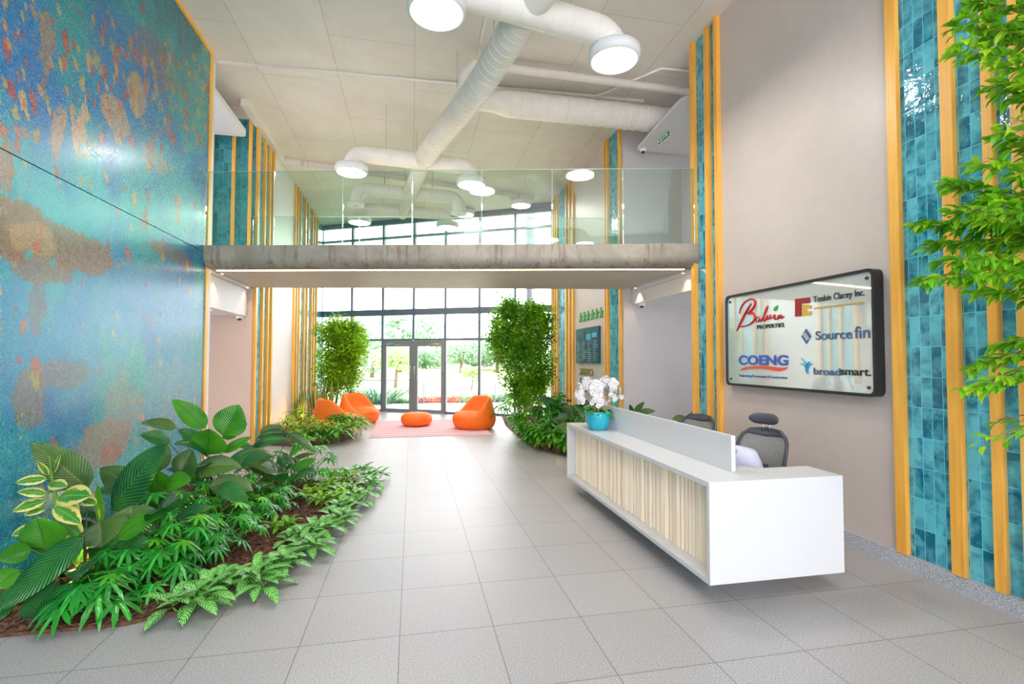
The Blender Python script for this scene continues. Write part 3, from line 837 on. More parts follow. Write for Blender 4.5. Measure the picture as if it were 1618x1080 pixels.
def vent(x, y, z, label):
    r = empty('air_vent', (x, y, z), 0, label, 'vent', 'round air vents at the ends of the middle duct branch')
    MB().lathe([(0.17, 0.0), (0.185, 0.0), (0.185, 0.05), (0.15, 0.06)], 30, (x, y, z)).build('vent_rim', M['lampbody'], r, smooth=True)
    g = MB().lathe([(0.0, 0.02), (0.17, 0.02), (0.17, 0.03), (0.0, 0.03)], 24, (x, y, z)); g.build('vent_shade_disc', M['void_shade'], r)  # flat black disc stands in for the shade in the throat
    g = MB()
    for k in range(14):
        a = 2 * PI * k / 14
        g.obox((x + 0.1 * math.cos(a), y + 0.1 * math.sin(a), z + 0.008), 0.07, 0.012, 0.004, Matrix.Rotation(a, 3, 'Z'))
    g.lathe([(0.0, -0.002), (0.045, -0.002), (0.045, 0.012), (0, 0.012)], 16, (x, y, z))
    g.build('vent_blades', M['grill'], r)

def branch(a, b, z, rad, zl, label, neck=0.0):
    """a horizontal duct branch with an elbow down at each end"""
    r = DUCT
    A, B = V(a[0], a[1], z), V(b[0], b[1], z)
    mid = (A + B) / 2
    mb = MB()
    pa = elbow_path(mid, A, V(a[0], a[1], zl), 0.27); pb = elbow_path(mid, B, V(b[0], b[1], zl), 0.27)
    path = list(reversed(pa)) + pb[1:]
    mb.tube(path, rad, 28)
    for E, S in ((pa, -1), (pb, 1)):
        for q in (1, 3, 5, 7, 9):
            i = q; dd = (Vector(E[i + 1]) - Vector(E[i])).normalized() if i + 1 < len(E) else V(0, 0, -1)
            p = Vector(E[i]); mb.tube([p, p + dd * 0.006, p + dd * 0.012], [rad + .001, rad + .005, rad + .001], 24, cap=False)
    u = (B - A).normalized()
    for t in (0.3, 0.42, 0.58, 0.7):
        p = A.lerp(B, t); mb.tube([p, p + u * 0.01, p + u * 0.02], [rad + .001, rad + .008, rad + .001], 24, cap=False)
    mb.build('duct_branch', M['duct'], r, smooth=True)
    for t in (0.27, 0.73):
        p = A.lerp(B, t); MB().tube([p + V(0, 0, rad * 0.5), V(p.x, p.y, H)], 0.006, 6).build('hanger_wire', M['grill'], r)
branch((0.2, 4.61), (2.14, 4.97), 5.24, 0.155, 5.09, 'white duct branch nearest the camera, carrying the two biggest lamps')
branch((-1.07, 8.97), (1.07, 9.17), 5.30, 0.145, 5.09, 'white duct branch just beyond the bridge, carrying two lamps')
branch((-1.21, 10.91), (1.01, 11.06), 5.32, 0.145, 5.0, 'white duct branch in the middle of the far group, ending in two round vents')
branch((-1.27, 12.29), (0.84, 12.31), 5.30, 0.145, 5.09, 'white duct branch farthest from the camera, carrying two lamps')
branch((-0.5, 0.1), (1.66, -0.3), 5.24, 0.155, 5.09, 'white duct branch above the camera, mirrored in the glass balustrade')
lamp(0.2, 4.61, 4.95, 'large round lamp cut by the top edge of the photo, left of the duct', group='round lamps hanging from the ducts')
lamp(2.14, 4.97, 4.95, 'large round lamp at the top of the photo, right end of the nearest duct branch', group='round lamps hanging from the ducts')
lamp(-1.07, 8.97, 4.95, 'round lamp on the left elbow of the branch just beyond the bridge', group='round lamps hanging from the ducts')
lamp(1.07, 9.17, 4.95, 'round lamp on the right elbow of the branch just beyond the bridge', group='round lamps hanging from the ducts')
lamp(-1.27, 12.29, 4.95, 'small far round lamp on the left end of the farthest branch', group='round lamps hanging from the ducts')
lamp(0.84, 12.31, 4.95, 'small far round lamp on the right end of the farthest branch', group='round lamps hanging from the ducts')
lamp(-0.5, 0.1, 4.95, 'round lamp above the camera, left of the pair reflected in the glass', group='round lamps hanging from the ducts')
lamp(1.66, -0.3, 4.95, 'round lamp above the camera, right of the pair reflected in the glass', group='round lamps hanging from the ducts')
vent(-1.21, 10.91, 4.945, 'round grey air vent under the left elbow of the middle far branch')
vent(1.01, 11.06, 4.945, 'round grey air vent under the right elbow of the middle far branch')
lamp(2.95, 13.35, 5.955, 'surface mounted round ceiling lamp at the far right, near the window corner', 0.56, 0.13, 'round lamps fixed flat to the ceiling')
lamp(1.50, 14.55, 5.955, 'surface mounted round ceiling lamp at the far middle, against the top windows', 0.56, 0.13, 'round lamps fixed flat to the ceiling')
# fat branch to the right gallery
r = DUCT
mb = MB(); y_ = 6.85
mb.tube([(0.50, 7.70, 5.45), (0.72, 7.78, 5.65), (0.95, 7.86, 5.86), (1.25, 7.92, 5.93), (1.5, 7.93, 5.93), (5.6, 7.93, 5.93)], [0.12, 0.12, 0.13, 0.16, 0.212, 0.212], 30)
spiral(mb, V(1.55, 7.93, 5.93), V(4.6, 7.93, 5.93), 0.212, 0.16)
mb.build('duct_branch', M['duct'], r, smooth=True)
MB().tube([(0.62, 7.0, 5.42), (0.72, 7.05, 5.85), (0.85, 7.15, 6.05), (1.1, 7.25, 6.12), (4.6, 7.3, 6.12)], 0.06, 16).build('side_pipe', M['duct'], r, smooth=True)
for q in ((1.9, 7.93, 6.1), (3.4, 7.93, 6.1), (2.5, 7.27, 6.15)): MB().tube([q, (q[0], q[1], H)], 0.006, 6).build('hanger_wire', M['grill'], r)

# =================================================================== MURAL
r = empty('mosaic_mural', (XL, 4.5, 0), 0, 'huge blue and copper mosaic mural in a thin timber frame filling the left wall', 'mural')
box(XL - 0.049, XL, -3.0, 7.925, 0.02, 3.225).build('lower_panel', M['mural'], r)
box(XL - 0.049, XL, -3.0, 7.925, 3.235, 6.19).build('upper_panel', M['mural'], r)
fr = MB(); fr.box(XL - 0.049, XL + 0.02, 7.927, 8.0, 0.0, H - 0.002); fr.box(XL - 0.049, XL + 0.02, -3.0, 7.926, 6.192, H - 0.002)
fr.build('timber_frame', M['wood'], r)
struct('trim_62', box(XL - 0.049, XL + 0.004, 8.002, 8.12, 0, H), M['white_wall'])
# =================================================================== DESK
r = empty('reception_desk', (2.5, 4.6, 0), 0, 'long white reception desk with a pale fluted timber front, floating on a grey plinth', 'desk')
X0, X1, Y0, Y1, ZB, ZT = 2.0, 3.08, 3.07, 6.24, 0.16, 0.855
box(X0, X1, Y0, Y0 + 0.035, ZB, ZT).build('end_panel', M['white'], r, bevel=0.003)
box(X0, X1 - 0.5, Y1 - 0.035, Y1, ZB, ZT).build('end_panel', M['white'], r, bevel=0.003)
mb = box(X0, X0 + 0.37, Y0 + 0.0352, Y1 - 0.0352, ZT - 0.035, ZT); mb.box(X0 + 0.3702, X1, Y0 + 0.0352, Y0 + 0.33, ZT - 0.035, ZT)
mb.build('counter_top', M['white'], r)
box(X0, X1 - 0.45, Y0 + 0.0352, Y1 - 0.0352, ZB, ZB + 0.035).build('bottom_shelf', M['white'], r)
box(X0 + 0.14, X0 + 0.16, Y0 + 0.0352, Y1 - 0.0352, ZB + 0.0352, ZT - 0.0352).build('back_panel', M['white'], r)
# fluted timber front
mb = MB(); ny = 64; ya, yb = Y0 + 0.04, Y1 - 0.04
vs = []; fs = []
rng = random.Random(4)
for i in range(ny):
    c = ya + (yb - ya) * (i + 0.5) / ny; hw = (yb - ya) / ny / 2 * 0.94
    depth = rng.choice((0.018, 0.028, 0.038))
    pr = [(c - hw, 0.135), (c - hw, 0.135 - depth * 0.55), (c - hw * 0.2, 0.13 - depth), (c + hw * 0.75, 0.135 - depth * 0.7), (c + hw, 0.135)]
    n0 = len(vs)
    for z in (ZB + 0.036, ZT - 0.036):
        for (y, x) in pr: vs.append((X0 + x, y, z))
    m5 = len(pr)
    for k in range(m5): fs.append((n0 + k, n0 + (k + 1) % m5, n0 + m5 + (k + 1) % m5, n0 + m5 + k))
mb.add(vs, fs); mb.build('fluted_front', M['slat'], r)
box(2.35, 2.385, 3.32, 5.98, ZT + 0.0005, 1.125).build('screen_panel', M['white'], r, bevel=0.002)
box(2.372, 3.0, Y0 + 0.34, Y1 - 0.04, 0.70, 0.73).build('work_surface', M['white'], r)
box(2.2, 2.75, 3.42, 5.75, 0.0, ZB).build('plinth', M['granite'], r)

# orchid pot
px_, py_ = 2.19, 5.62
pz = 0.8555
r = empty('orchid_pot', (px_, py_, pz), 0, 'turquoise glazed bowl pot of white orchids at the far end of the reception desk', 'orchid')
MB().lathe([(0.0, 0.0), (0.10, 0.0), (0.118, 0.02), (0.142, 0.09), (0.154, 0.16), (0.156, 0.215), (0.146, 0.215), (0.142, 0.17), (0.0, 0.17)], 40, (px_, py_, pz)).build('pot', M['pot'], r, smooth=True)
MB().ball((px_, py_, pz + 0.18), 0.138, 0.138, 0.03, 20, 8).build('moss', M['moss'], r, smooth=True)
rng = random.Random(11)
mb = MB()
for k in range(16):
    a = 2 * PI * k / 16 + rng.uniform(-.2, .2)
    mb.blade((px_ + 0.03 * math.cos(a), py_ + 0.03 * math.sin(a), pz + 0.19), V(math.cos(a), math.sin(a), rng.uniform(0.5, 1.5)), rng.uniform(0.15, 0.24), 0.065, 1.4, 0.25, 'oval', 6, 2)
mb.build('foliage', M['green'], r, smooth=True)
cane = MB(); st = MB(); pet = MB(); lip = MB()
for k in range(11):
    a = 2 * PI * k / 11 + rng.uniform(-.25, .25)
    b0 = V(px_ + 0.045 * math.cos(a), py_ + 0.045 * math.sin(a), pz + 0.18)
    top = b0 + V(0.03 * math.cos(a), 0.03 * math.sin(a), rng.uniform(0.30, 0.42))
    if k % 2 == 0: cane.tube([b0, top + V(0, 0, 0.02)], 0.006, 6)
    path = [b0 + V(.008, 0, 0), top]
    rr = rng.uniform(0.15, 0.215); hh = rng.uniform(0.02, 0.06)
    for q in range(1, 8):
        t = q / 7
        path.append(top + V(math.cos(a) * rr * math.sin(t * PI * .5) * 1.0, math.sin(a) * rr * math.sin(t * PI * .5), hh * math.sin(t * PI) - 0.17 * t * t))
    st.tube(path, 0.0028, 5)
    for q in range(1, len(path)):
        for rep in range(5 if q > 1 else 3):
            c = Vector(path[q]) + V(rng.uniform(-.035, .035), rng.uniform(-.035, .035), rng.uniform(-.04, .03))
            f = (V(math.cos(a), math.sin(a), 0) + V(rng.uniform(-.9, .9), rng.uniform(-1.2, .3), rng.uniform(-.3, .4))).normalized()
            u = f.orthogonal().normalized(); v = f.cross(u)
            ph = rng.uniform(0, 2)
            for pp in range(5):
                an = ph + 2 * PI * pp / 5
                dd = u * math.cos(an) + v * math.sin(an)
                sd = f.cross(dd)
                L = 0.030; wd = 0.017
                pet.add([c, c + dd * L * .5 + sd * wd + f * .005, c + dd * L + f * 0.002, c + dd * L * .5 - sd * wd + f * .005, c + dd * L * .9 + sd * wd * .7, c + dd * L * .9 - sd * wd * .7],
                        [(0, 1, 3), (1, 4, 2, 5, 3)])
            lip.ball(c + f * 0.006, 0.0055, nu=6, nv=4)
cane.build('cane', M['cane'], r); st.build('stems', M['stem'], r, smooth=True)
pet.build('petals', M['petal'], r)['kind'] = 'stuff'; lip.build('flower_centres', M['petalc'], r, smooth=True)['kind'] = 'stuff'

# =================================================================== OFFICE CHAIRS AND PERSON
def office_chair(x, y, rz, label, head=True, top=0.98):
    r = empty('office_chair', (x, y, 0), rz, label, 'chair')
    def B(mb, n, m, **k): return mb.build(n, M[m], r, world=False, **k)
    mb = MB()
    for k in range(5):
        a = 2 * PI * k / 5 + 0.3
        c, s = math.cos(a), math.sin(a)
        mb.tube([(0.03 * c, 0.03 * s, 0.11), (0.29 * c, 0.29 * s, 0.075)], [0.022, 0.014], 8)
    B(mb, 'base_star', 'charcoal', smooth=True)
    for k in range(5):
        a = 2 * PI * k / 5 + 0.3
        c, s = math.cos(a), math.sin(a)
        w_ = MB(); w_.tube([(0.29 * c - 0.02 * s, 0.29 * s + 0.02 * c, 0.03), (0.29 * c + 0.02 * s, 0.29 * s - 0.02 * c, 0.03)], 0.03, 14)
        B(w_, 'caster', 'black', smooth=True)
    B(MB().tube([(0, 0, 0.10), (0, 0, 0.30), (0, 0, 0.42)], [0.03, 0.028, 0.02], 14), 'gas_lift', 'charcoal', smooth=True)
    B(MB().prism(rounded([(-0.23, -0.24), (0.25, -0.24), (0.25, 0.24), (-0.23, 0.24)], [0.09] * 4), 0.43, 0.50), 'seat', 'charcoal', bevel=0.02)
    # back: frame ring plus mesh, leaning back
    def bp(u, v):      # u across (-1..1), v up (0..1)
        w2 = (0.21 + 0.035 * math.sin(v * PI * 0.9)) * (1 if v < .75 else 1 - (v - .75) ** 2 * 5.0)
        z = 0.56 + (top - 0.56) * v
        return V(-0.22 - 0.10 * v + 0.05 * math.sin(v * PI) - 0.05 * (1 - u * u), u * w2, z)
    ring = [bp(-1, v / 8) for v in range(9)] + [bp(u / 4, 1 + 0.02 * (1 - abs(u / 4))) for u in range(-3, 4)] + [bp(1, 1 - v / 8) for v in range(9)] + [bp(-u / 4, 0) for u in range(-3, 4)]
    ring.append(ring[0])
    B(MB().tube(ring, 0.017, 8), 'back_frame', 'charcoal', smooth=True)
    ms = MB(); vs = []; fs = []
    for v in range(9):
        for u in range(-6, 7): vs.append(bp(u / 6 * 0.98, v / 8))
    for v in range(8):
        for u in range(12): fs.append((v * 13 + u, v * 13 + u + 1, (v + 1) * 13 + u + 1, (v + 1) * 13 + u))
    ms.add(vs, fs); o = B(ms, 'mesh_back', 'meshback', smooth=True)
    sm = o.modifiers.new('thick', 'SOLIDIFY'); sm.thickness = 0.004
    tb = MB(); vs = []; fs = []
    for v in range(4):
        for u in range(-6, 7):
            vs.append(bp(u / 6 * 0.98, 1 - v / 3 * (0.14 - 0.05 * abs(u / 6))) + V(0.006, 0, 0))
    for v in range(3):
        for u in range(12): fs.append((v * 13 + u, v * 13 + u + 1, (v + 1) * 13 + u + 1, (v + 1) * 13 + u))
    tb.add(vs, fs); o = B(tb, 'top_band', 'charcoal', smooth=True)
    sm = o.modifiers.new('thick', 'SOLIDIFY'); sm.thickness = 0.018; sm.offset = 0
    B(MB().tube([(-0.02, 0, 0.41), (-0.24, 0, 0.43), (-0.29, 0, 0.55), (-0.31, 0, 0.68)], [0.025, 0.025, 0.022, 0.018], 10), 'back_support', 'charcoal', smooth=True)
    for s in (-1, 1):
        B(MB().tube([(0.0, s * 0.25, 0.45), (0.0, s * 0.285, 0.50), (0.0, s * 0.285, 0.66)], 0.014, 8), 'armrest_post', 'charcoal', smooth=True)
        B(MB().prism(rounded([(-0.12, s * 0.285 - 0.035), (0.13, s * 0.285 - 0.035), (0.13, s * 0.285 + 0.035), (-0.12, s * 0.285 + 0.035)], [0.03] * 4), 0.662, 0.69), 'armrest', 'charcoal', bevel=0.008)
    if head:
        for s in (-1, 1):
            B(MB().tube([(-0.345, s * 0.032, top - 0.02), (-0.35, s * 0.032, top + 0.10)], 0.008, 8), 'headrest_post', 'chrome', smooth=True)
        vs = []; fs = []
        hb = MB()
        for i in range(13):
            u = -1 + i / 6
            yy = u * 0.145; xx = -0.335 + 0.045 * u * u; hh = 0.058 * (1 - 0.25 * abs(u) ** 4)
            for k in range(10):
                a = 2 * PI * k / 10
                e = (1 - abs(u) ** 6 * 0.55)
                vs.append((xx + 0.024 * e * math.cos(a), yy, top + 0.115 + hh * e * math.sin(a)))
        for i in range(12):
            for k in range(10): fs.append((i * 10 + k, i * 10 + (k + 1) % 10, (i + 1) * 10 + (k + 1) % 10, (i + 1) * 10 + k))
        fs.append(tuple(range(9, -1, -1))); fs.append(tuple(range(120, 130)))
        hb.add(vs, fs); B(hb, 'headrest', 'charcoal', smooth=True)
    return r
CH = V(3.22, 4.28, 0); CA = R(205)
office_chair(CH.x, CH.y, CA, 'charcoal mesh office chair with a headrest behind the near end of the reception desk')
office_chair(3.22, 5.48, R(200), 'grey office chair with only its rounded top showing over the middle of the desk screen', head=False, top=0.99)

def skin(name, verts, edges, rads, mat, parent, root=0, sub=2):
    me = bpy.data.meshes.new(name)
    me.from_pydata([tuple(v) for v in verts], edges, [])
    me.materials.append(mat)
    o = bpy.data.objects.new(name, me); col.objects.link(o)
    if parent: o.parent = parent
    o.modifiers.new('skin', 'SKIN')
    me.skin_vertices.new() if not me.skin_vertices else None
    for i, sv in enumerate(me.skin_vertices[0].data):
        rr = rads[i]
        sv.radius = rr if isinstance(rr, tuple) else (rr, rr)
        sv.use_root = (i == root)
    s = o.modifiers.new('sub', 'SUBSURF'); s.levels = sub; s.render_levels = sub
    for p in me.polygons: p.use_smooth = True
    o.modifiers['skin'].use_smooth_shade = True
    return o
# person bent forward over the desk; local frame: +x forward
pr_ = empty('person', (CH.x, CH.y, 0), CA, 'person in a pale lavender shirt bent low behind the white desk screen', 'person')
hip = V(-0.02, 0, 0.58); ch1 = V(0.10, 0, 0.70); ch2 = V(0.27, 0.0, 0.80); nk = V(0.385, 0, 0.845); hd0 = V(0.455, 0.0, 0.845); hd1 = V(0.53, 0, 0.84)
bv = [hip, ch1, ch2, nk, hd0, hd1]; br2 = [(0.11, 0.13), (0.09, 0.115), (0.085, 0.11), 0.045, 0.07, 0.068]
be = [(0, 1), (1, 2), (2, 3), (3, 4), (4, 5)]
def addc(pts, rs, start):
    p = start
    for q, rr in zip(pts, rs):
        bv.append(Vector(q)); br2.append(rr); be.append((p, len(bv) - 1)); p = len(bv) - 1
    return p
for s in (-1, 1):
    wr = addc([(0.27, s * 0.17, 0.78), (0.27, s * 0.21, 0.72), (0.25, s * 0.215, 0.66), (0.34, s * 0.16, 0.645), (0.375, s * 0.145, 0.64)], [0.04, 0.038, 0.034, 0.026, 0.034], 2)
    for k, (dy, L) in enumerate(((-0.03, 0.055), (-0.010, 0.066), (0.010, 0.062), (0.028, 0.048))):
        addc([(0.405 + L * .3, s * 0.135 + dy, 0.635), (0.405 + L * .9, s * 0.13 + dy * 1.15, 0.615)], [0.010, 0.008], wr)
    addc([(0.385, s * 0.10, 0.64), (0.415, s * 0.085, 0.63)], [0.012, 0.009], wr)
    foot = (0.30, 0.10, 0.08) if s > 0 else (0.52, -0.12, 0.08)
    foot = (0.36, 0.36, 0.09) if s > 0 else (0.30, -0.16, 0.09)
    addc([(0.16, s * 0.10, 0.56), (0.40, s * 0.13 + (0.10 if s > 0 else 0), 0.54), (0.40, foot[1], 0.30), foot, (foot[0] + 0.10, foot[1] + 0.03, 0.045), (foot[0] + 0.17, foot[1] + 0.05, 0.035)], [0.085, 0.062, 0.05, 0.034, 0.034, 0.026], 0)
skin('body', bv, be, br2, M['skin'], pr_)
# shirt, trousers, hair, shoes
sv = [hip + V(0, 0, .0), ch1, ch2, nk - V(0.04, 0, 0)]; sr = [(0.15, 0.17), (0.14, 0.165), (0.135, 0.17), 0.075]; se = [(0, 1), (1, 2), (2, 3)]
for s in (-1, 1):
    p = 2
    for q, rr in (((0.27, s * 0.165, 0.78), 0.09), ((0.27, s * 0.21, 0.72), 0.072), ((0.252, s * 0.217, 0.66), 0.062), ((0.30, s * 0.19, 0.65), 0.05)):
        sv.append(V(*q)); sr.append(rr); se.append((p, len(sv) - 1)); p = len(sv) - 1
skin('shirt', sv, se, sr, M['shirt'], pr_)
tv = [V(-0.02, 0, 0.57)]; trr = [(0.15, 0.16)]; te = []
for s in (-1, 1):
    p = 0
    fy = 0.36 if s > 0 else -0.16
    for q, rr in (((0.16, s * 0.10, 0.56), 0.097), ((0.40, s * 0.13 + (0.10 if s > 0 else 0), 0.54), 0.076), ((0.40, fy, 0.30), 0.066), ((0.37 if s > 0 else 0.31, fy, 0.13), 0.058)):
        tv.append(V(*q)); trr.append(rr); te.append((p, len(tv) - 1)); p = len(tv) - 1
skin('trousers', tv, te, trr, M['trousers'], pr_)
hm = MB().ball((0.48, 0, 0.865), 0.105, 0.092, 0.08, 18, 12); hm.ball((0.40, 0, 0.87), 0.06, 0.07, 0.06)
hm.build('hair', M['hair'], pr_, smooth=True, world=False)
for s in (-1, 1):
    MB().ball((0.558, s * 0.03, 0.79), 0.012, 0.014, 0.010, 8, 6).build('eye', M['cream'], pr_, smooth=True, world=False)
    MB().ball((0.50, s * 0.078, 0.82), 0.016, 0.01, 0.024, 8, 6).build('ear', M['skin'], pr_, smooth=True, world=False)
MB().ball((0.565, 0, 0.778), 0.016, 0.011, 0.014, 8, 6).build('nose', M['skin'], pr_, smooth=True, world=False)
MB().ball((0.53, 0, 0.765), 0.010, 0.022, 0.006, 8, 6).build('mouth', M['maroon'], pr_, smooth=True, world=False)
for fx, fy in ((0.44, 0.385), (0.38, -0.135)):
    MB().ball((fx, fy, 0.04), 0.12, 0.045, 0.038, 14, 8).build('shoe', M['maroon'], pr_, smooth=True, world=False)
# yellow card beside the arm
o = box(2.50, 2.56, 3.62, 3.70, 0.7305, 0.86).build('card_holder', M['yellow']); tag(o, 'small yellow green upright card on the desk beside the lavender sleeve', 'card')

# =================================================================== WALL SIGN
SX = 3.872
def S(px, py, x=SX): return at(px, py, X=x)
r = empty('company_sign', (XR, 4.5, 1.93), 0, 'wide glass company sign in a deep black rounded frame on the right wall', 'sign')
ya, yb, za, zb = 3.50, 5.545, 1.375, 2.487
out = rounded([(ya, za), (yb, za), (yb, zb), (ya, zb)], [0.07] * 4); inn = rounded([(ya + .028, za + .028), (yb - .028, za + .028), (yb - .028, zb - .028), (ya + .028, zb - .028)], [0.05] * 4)
mb = MB(); n = len(out)
vs = [(x, p[0], p[1]) for x in (XR - 0.001, 3.862) for p in out] + [(x, p[0], p[1]) for x in (XR - 0.001, 3.862) for p in inn]
fs = []
for i in range(n):
    j = (i + 1) % n
    fs += [(i, j, n + j, n + i), (2 * n + i, 3 * n + i, 3 * n + j, 2 * n + j), (n + i, n + j, 3 * n + j, 3 * n + i), (i, 2 * n + i, 2 * n + j, j)]
mb.add(vs, fs); mb.build('sign_frame', M['black'], r)
MB().prism_x(inn, 3.88, XR - 0.002).build('sign_glass', M['signglass'], r)
for (y, z) in ((ya + .08, za + .08), (yb - .08, za + .08), (yb - .08, zb - .08), (ya + .08, zb - .08)):
    MB().tube([(3.88, y, z), (3.868, y, z)], 0.014, 12).build('fixing_stud', M['black'], r, smooth=True)

def text_mesh(s, font_shear=0.0, bold=0.0, ext=0.0):
    cu = bpy.data.curves.new('t', 'FONT'); cu.body = s; cu.size = 1.0; cu.shear = font_shear
    cu.extrude = 0.02; cu.offset = bold
    ob = bpy.data.objects.new('t', cu); col.objects.link(ob)
    bpy.context.view_layer.update()
    me = bpy.data.meshes.new_from_object(ob.evaluated_get(bpy.context.evaluated_depsgraph_get()))
    bpy.data.objects.remove(ob)
    return me
def wall_text(s, name, px0, px1, pybot, pytop, mat, parent, x=SX + 0.004, shear=0.0, bold=0.0, thick=0.004):
    """lettering standing on a wall facing -X, fitted between two photo columns"""
    me = text_mesh(s, shear, bold)
    xs = [v.co.x for v in me.vertices]; ys = [v.co.y for v in me.vertices]
    a = at(px0, pybot, X=x); b = at(px1, pybot, X=x); t = at(px0, pytop, X=x)
    W = a.y - b.y; Hh = t.z - a.z
    sx = W / (max(xs) - min(xs)); sy = Hh / (max(ys) - min(ys))
    z0 = a.z
    for v in me.vertices:
        u = (v.co.x - min(xs)) * sx; q = (v.co.y - min(ys)) * sy
        v.co = Vector((x - (v.co.z / 0.04 + 0.5) * thick, a.y - u, z0 + q)) - (Vector(parent.location) if parent else Vector((0, 0, 0)))
    me.materials.clear(); me.materials.append(mat)
    o = bpy.data.objects.new(name, me); col.objects.link(o); o.parent = parent
    return o
def poly_px(pts, mat, name, parent, x=SX + 0.004, thick=0.004, org=(1150, 420), sc=5.144):
    q = [at(org[0] + a / sc, org[1] + b / sc, X=x) for a, b in pts]
    MB().prism_x([(p.y, p.z) for p in q], x - thick, x).build(name, mat, parent)
def stroke_px(strokes, mat, name, parent, rad=0.007, x=SX + 0.002, org=(1150, 420), sc=5.144):
    mb = MB()
    for st_ in strokes:
        q = [Vector(at(org[0] + a / sc, org[1] + b / sc, X=x)) for a, b in st_]
        # Catmull-Rom smoothing
        pp = []
        for i in range(len(q) - 1):
            p0_ = q[max(i - 1, 0)]; p1_ = q[i]; p2_ = q[i + 1]; p3_ = q[min(i + 2, len(q) - 1)]
            for k in range(5):
                t = k / 5
                pp.append(0.5 * ((2 * p1_) + (p2_ - p0_) * t + (2 * p0_ - 5 * p1_ + 4 * p2_ - p3_) * t * t + (3 * p1_ - p0_ - 3 * p2_ + p3_) * t ** 3))
        pp.append(q[-1])
        mb.tube(pp, [rad * (0.55 + 0.6 * math.sin(PI * min(1, i / len(pp)))) for i in range(len(pp))], 8)
    mb.build(name, mat, parent, smooth=True)
stroke_px([[(72, 528), (90, 490), (125, 420), (165, 345), (190, 305)],
           [(95, 388), (105, 340), (140, 292), (185, 268), (218, 280), (222, 312), (200, 350), (165, 385), (190, 378), (215, 395), (218, 430), (190, 465), (150, 485), (100, 492)]],
          M['red'], 'logo_script_capital', r, 0.012)
stroke_px([[(258, 412), (236, 418), (228, 445), (242, 452), (258, 425), (260, 450), (278, 432), (310, 370), (322, 328), (304, 368), (288, 430), (300, 445), (322, 402), (318, 432), (336, 425), (346, 396), (348, 428), (366, 415), (376, 392)],
           [(384, 396), (380, 432), (396, 425)], [(408, 398), (404, 434), (424, 402), (434, 404), (432, 426), (456, 408)]],
          M['red'], 'logo_script', r, 0.0075)
poly_px([(378, 366), (372, 350), (385, 330), (406, 320), (404, 345), (392, 364)], M['leafgreen'], 'logo_leaf', r)
wall_text('PROPERTIES', 'logo_text', 1196.5, 1239, 519.7, 513.5, M['ink'], r, bold=0.01)
wall_text('COENG', 'logo_text', 1167.5, 1245.5, 575.8, 561, M['blue'], r, bold=0.03)
poly_px([(95, 848), (150, 818), (230, 812), (320, 812), (400, 822), (450, 828), (488, 820), (470, 842), (420, 856), (350, 846), (280, 832), (190, 836)], M['coral'], 'logo_swoosh', r)
wall_text('Engineering Procurement & Construction', 'logo_text', 1168.5, 1244, 595.5, 590.5, M['blue'], r)
poly_px([(548, 268), (668, 254), (670, 300), (598, 306), (598, 408), (548, 412)], M['maroon'], 'logo_mark', r)
poly_px([(606, 312), (676, 318), (678, 346), (642, 342), (642, 370), (678, 366), (680, 398), (606, 406)], M['gold'], 'logo_mark', r)
wall_text('Tonkin Clacey Inc.', 'logo_text', 1285.5, 1366.5, 480.5, 467.8, M['ink'], r)
wall_text('ATTORNEYS NOTARIES CONVEYANCERS', 'logo_text', 1286.5, 1366, 488.8, 485.6, M['gold'], r)
mb = MB()
cx, cz = at(1274, 531, X=SX + .004).y, at(1274, 531, X=SX + .004).z
MB().prism_x([(cx, cz + 0.076), (cx - 0.062, cz), (cx, cz - 0.076), (cx + 0.062, cz)], SX, SX + 0.004).build('logo_diamond', M['slate'], r)
dm = MB()
for k in (-1, 0, 1):
    o_ = k * 0.020
    dm.obox((SX - 0.001, cx + o_, cz - 0.002), 0.001, 0.0028, 0.042 - abs(k) * 0.008, Matrix.Rotation(R(-39), 3, 'X'))
for k in (-1, 1):
    dm.obox((SX - 0.001, cx + k * 0.012, cz + k * 0.03), 0.001, 0.0028, 0.016, Matrix.Rotation(R(39), 3, 'X'))
dm.build('logo_lines', M['signglass'], r)
wall_text('Source', 'logo_text', 1289, 1346.5, 537, 523, M['slate'], r, bold=0.012)
wall_text('fin', 'logo_text', 1350.5, 1374.5, 534.5, 515.5, M['slate'], r)
for k, c_ in ((0, 'cyan'), (1, 'cyan'), (2, 'slate')):
    stroke_px([[(596 + k * 12, 748 + k * 14), (622 + k * 6, 775 + k * 10), (640 - k * 2, 800 + k * 10), (636, 850 + k * 6)]], M[c_], 'logo_curl', r, 0.0055)
stroke_px([[(590, 795), (615, 800), (632, 822)], [(690, 796), (665, 800), (650, 826), (648, 880)], [(668, 776), (650, 790), (642, 810)]], M['cyan'], 'logo_curl', r, 0.0055)
wall_text('broad', 'logo_text', 1286, 1328, 591.5, 580.5, M['slate'], r, bold=0.015)
wall_text('smart.', 'logo_text', 1328.5, 1376.5, 592, 582, M['ink'], r, bold=0.01)

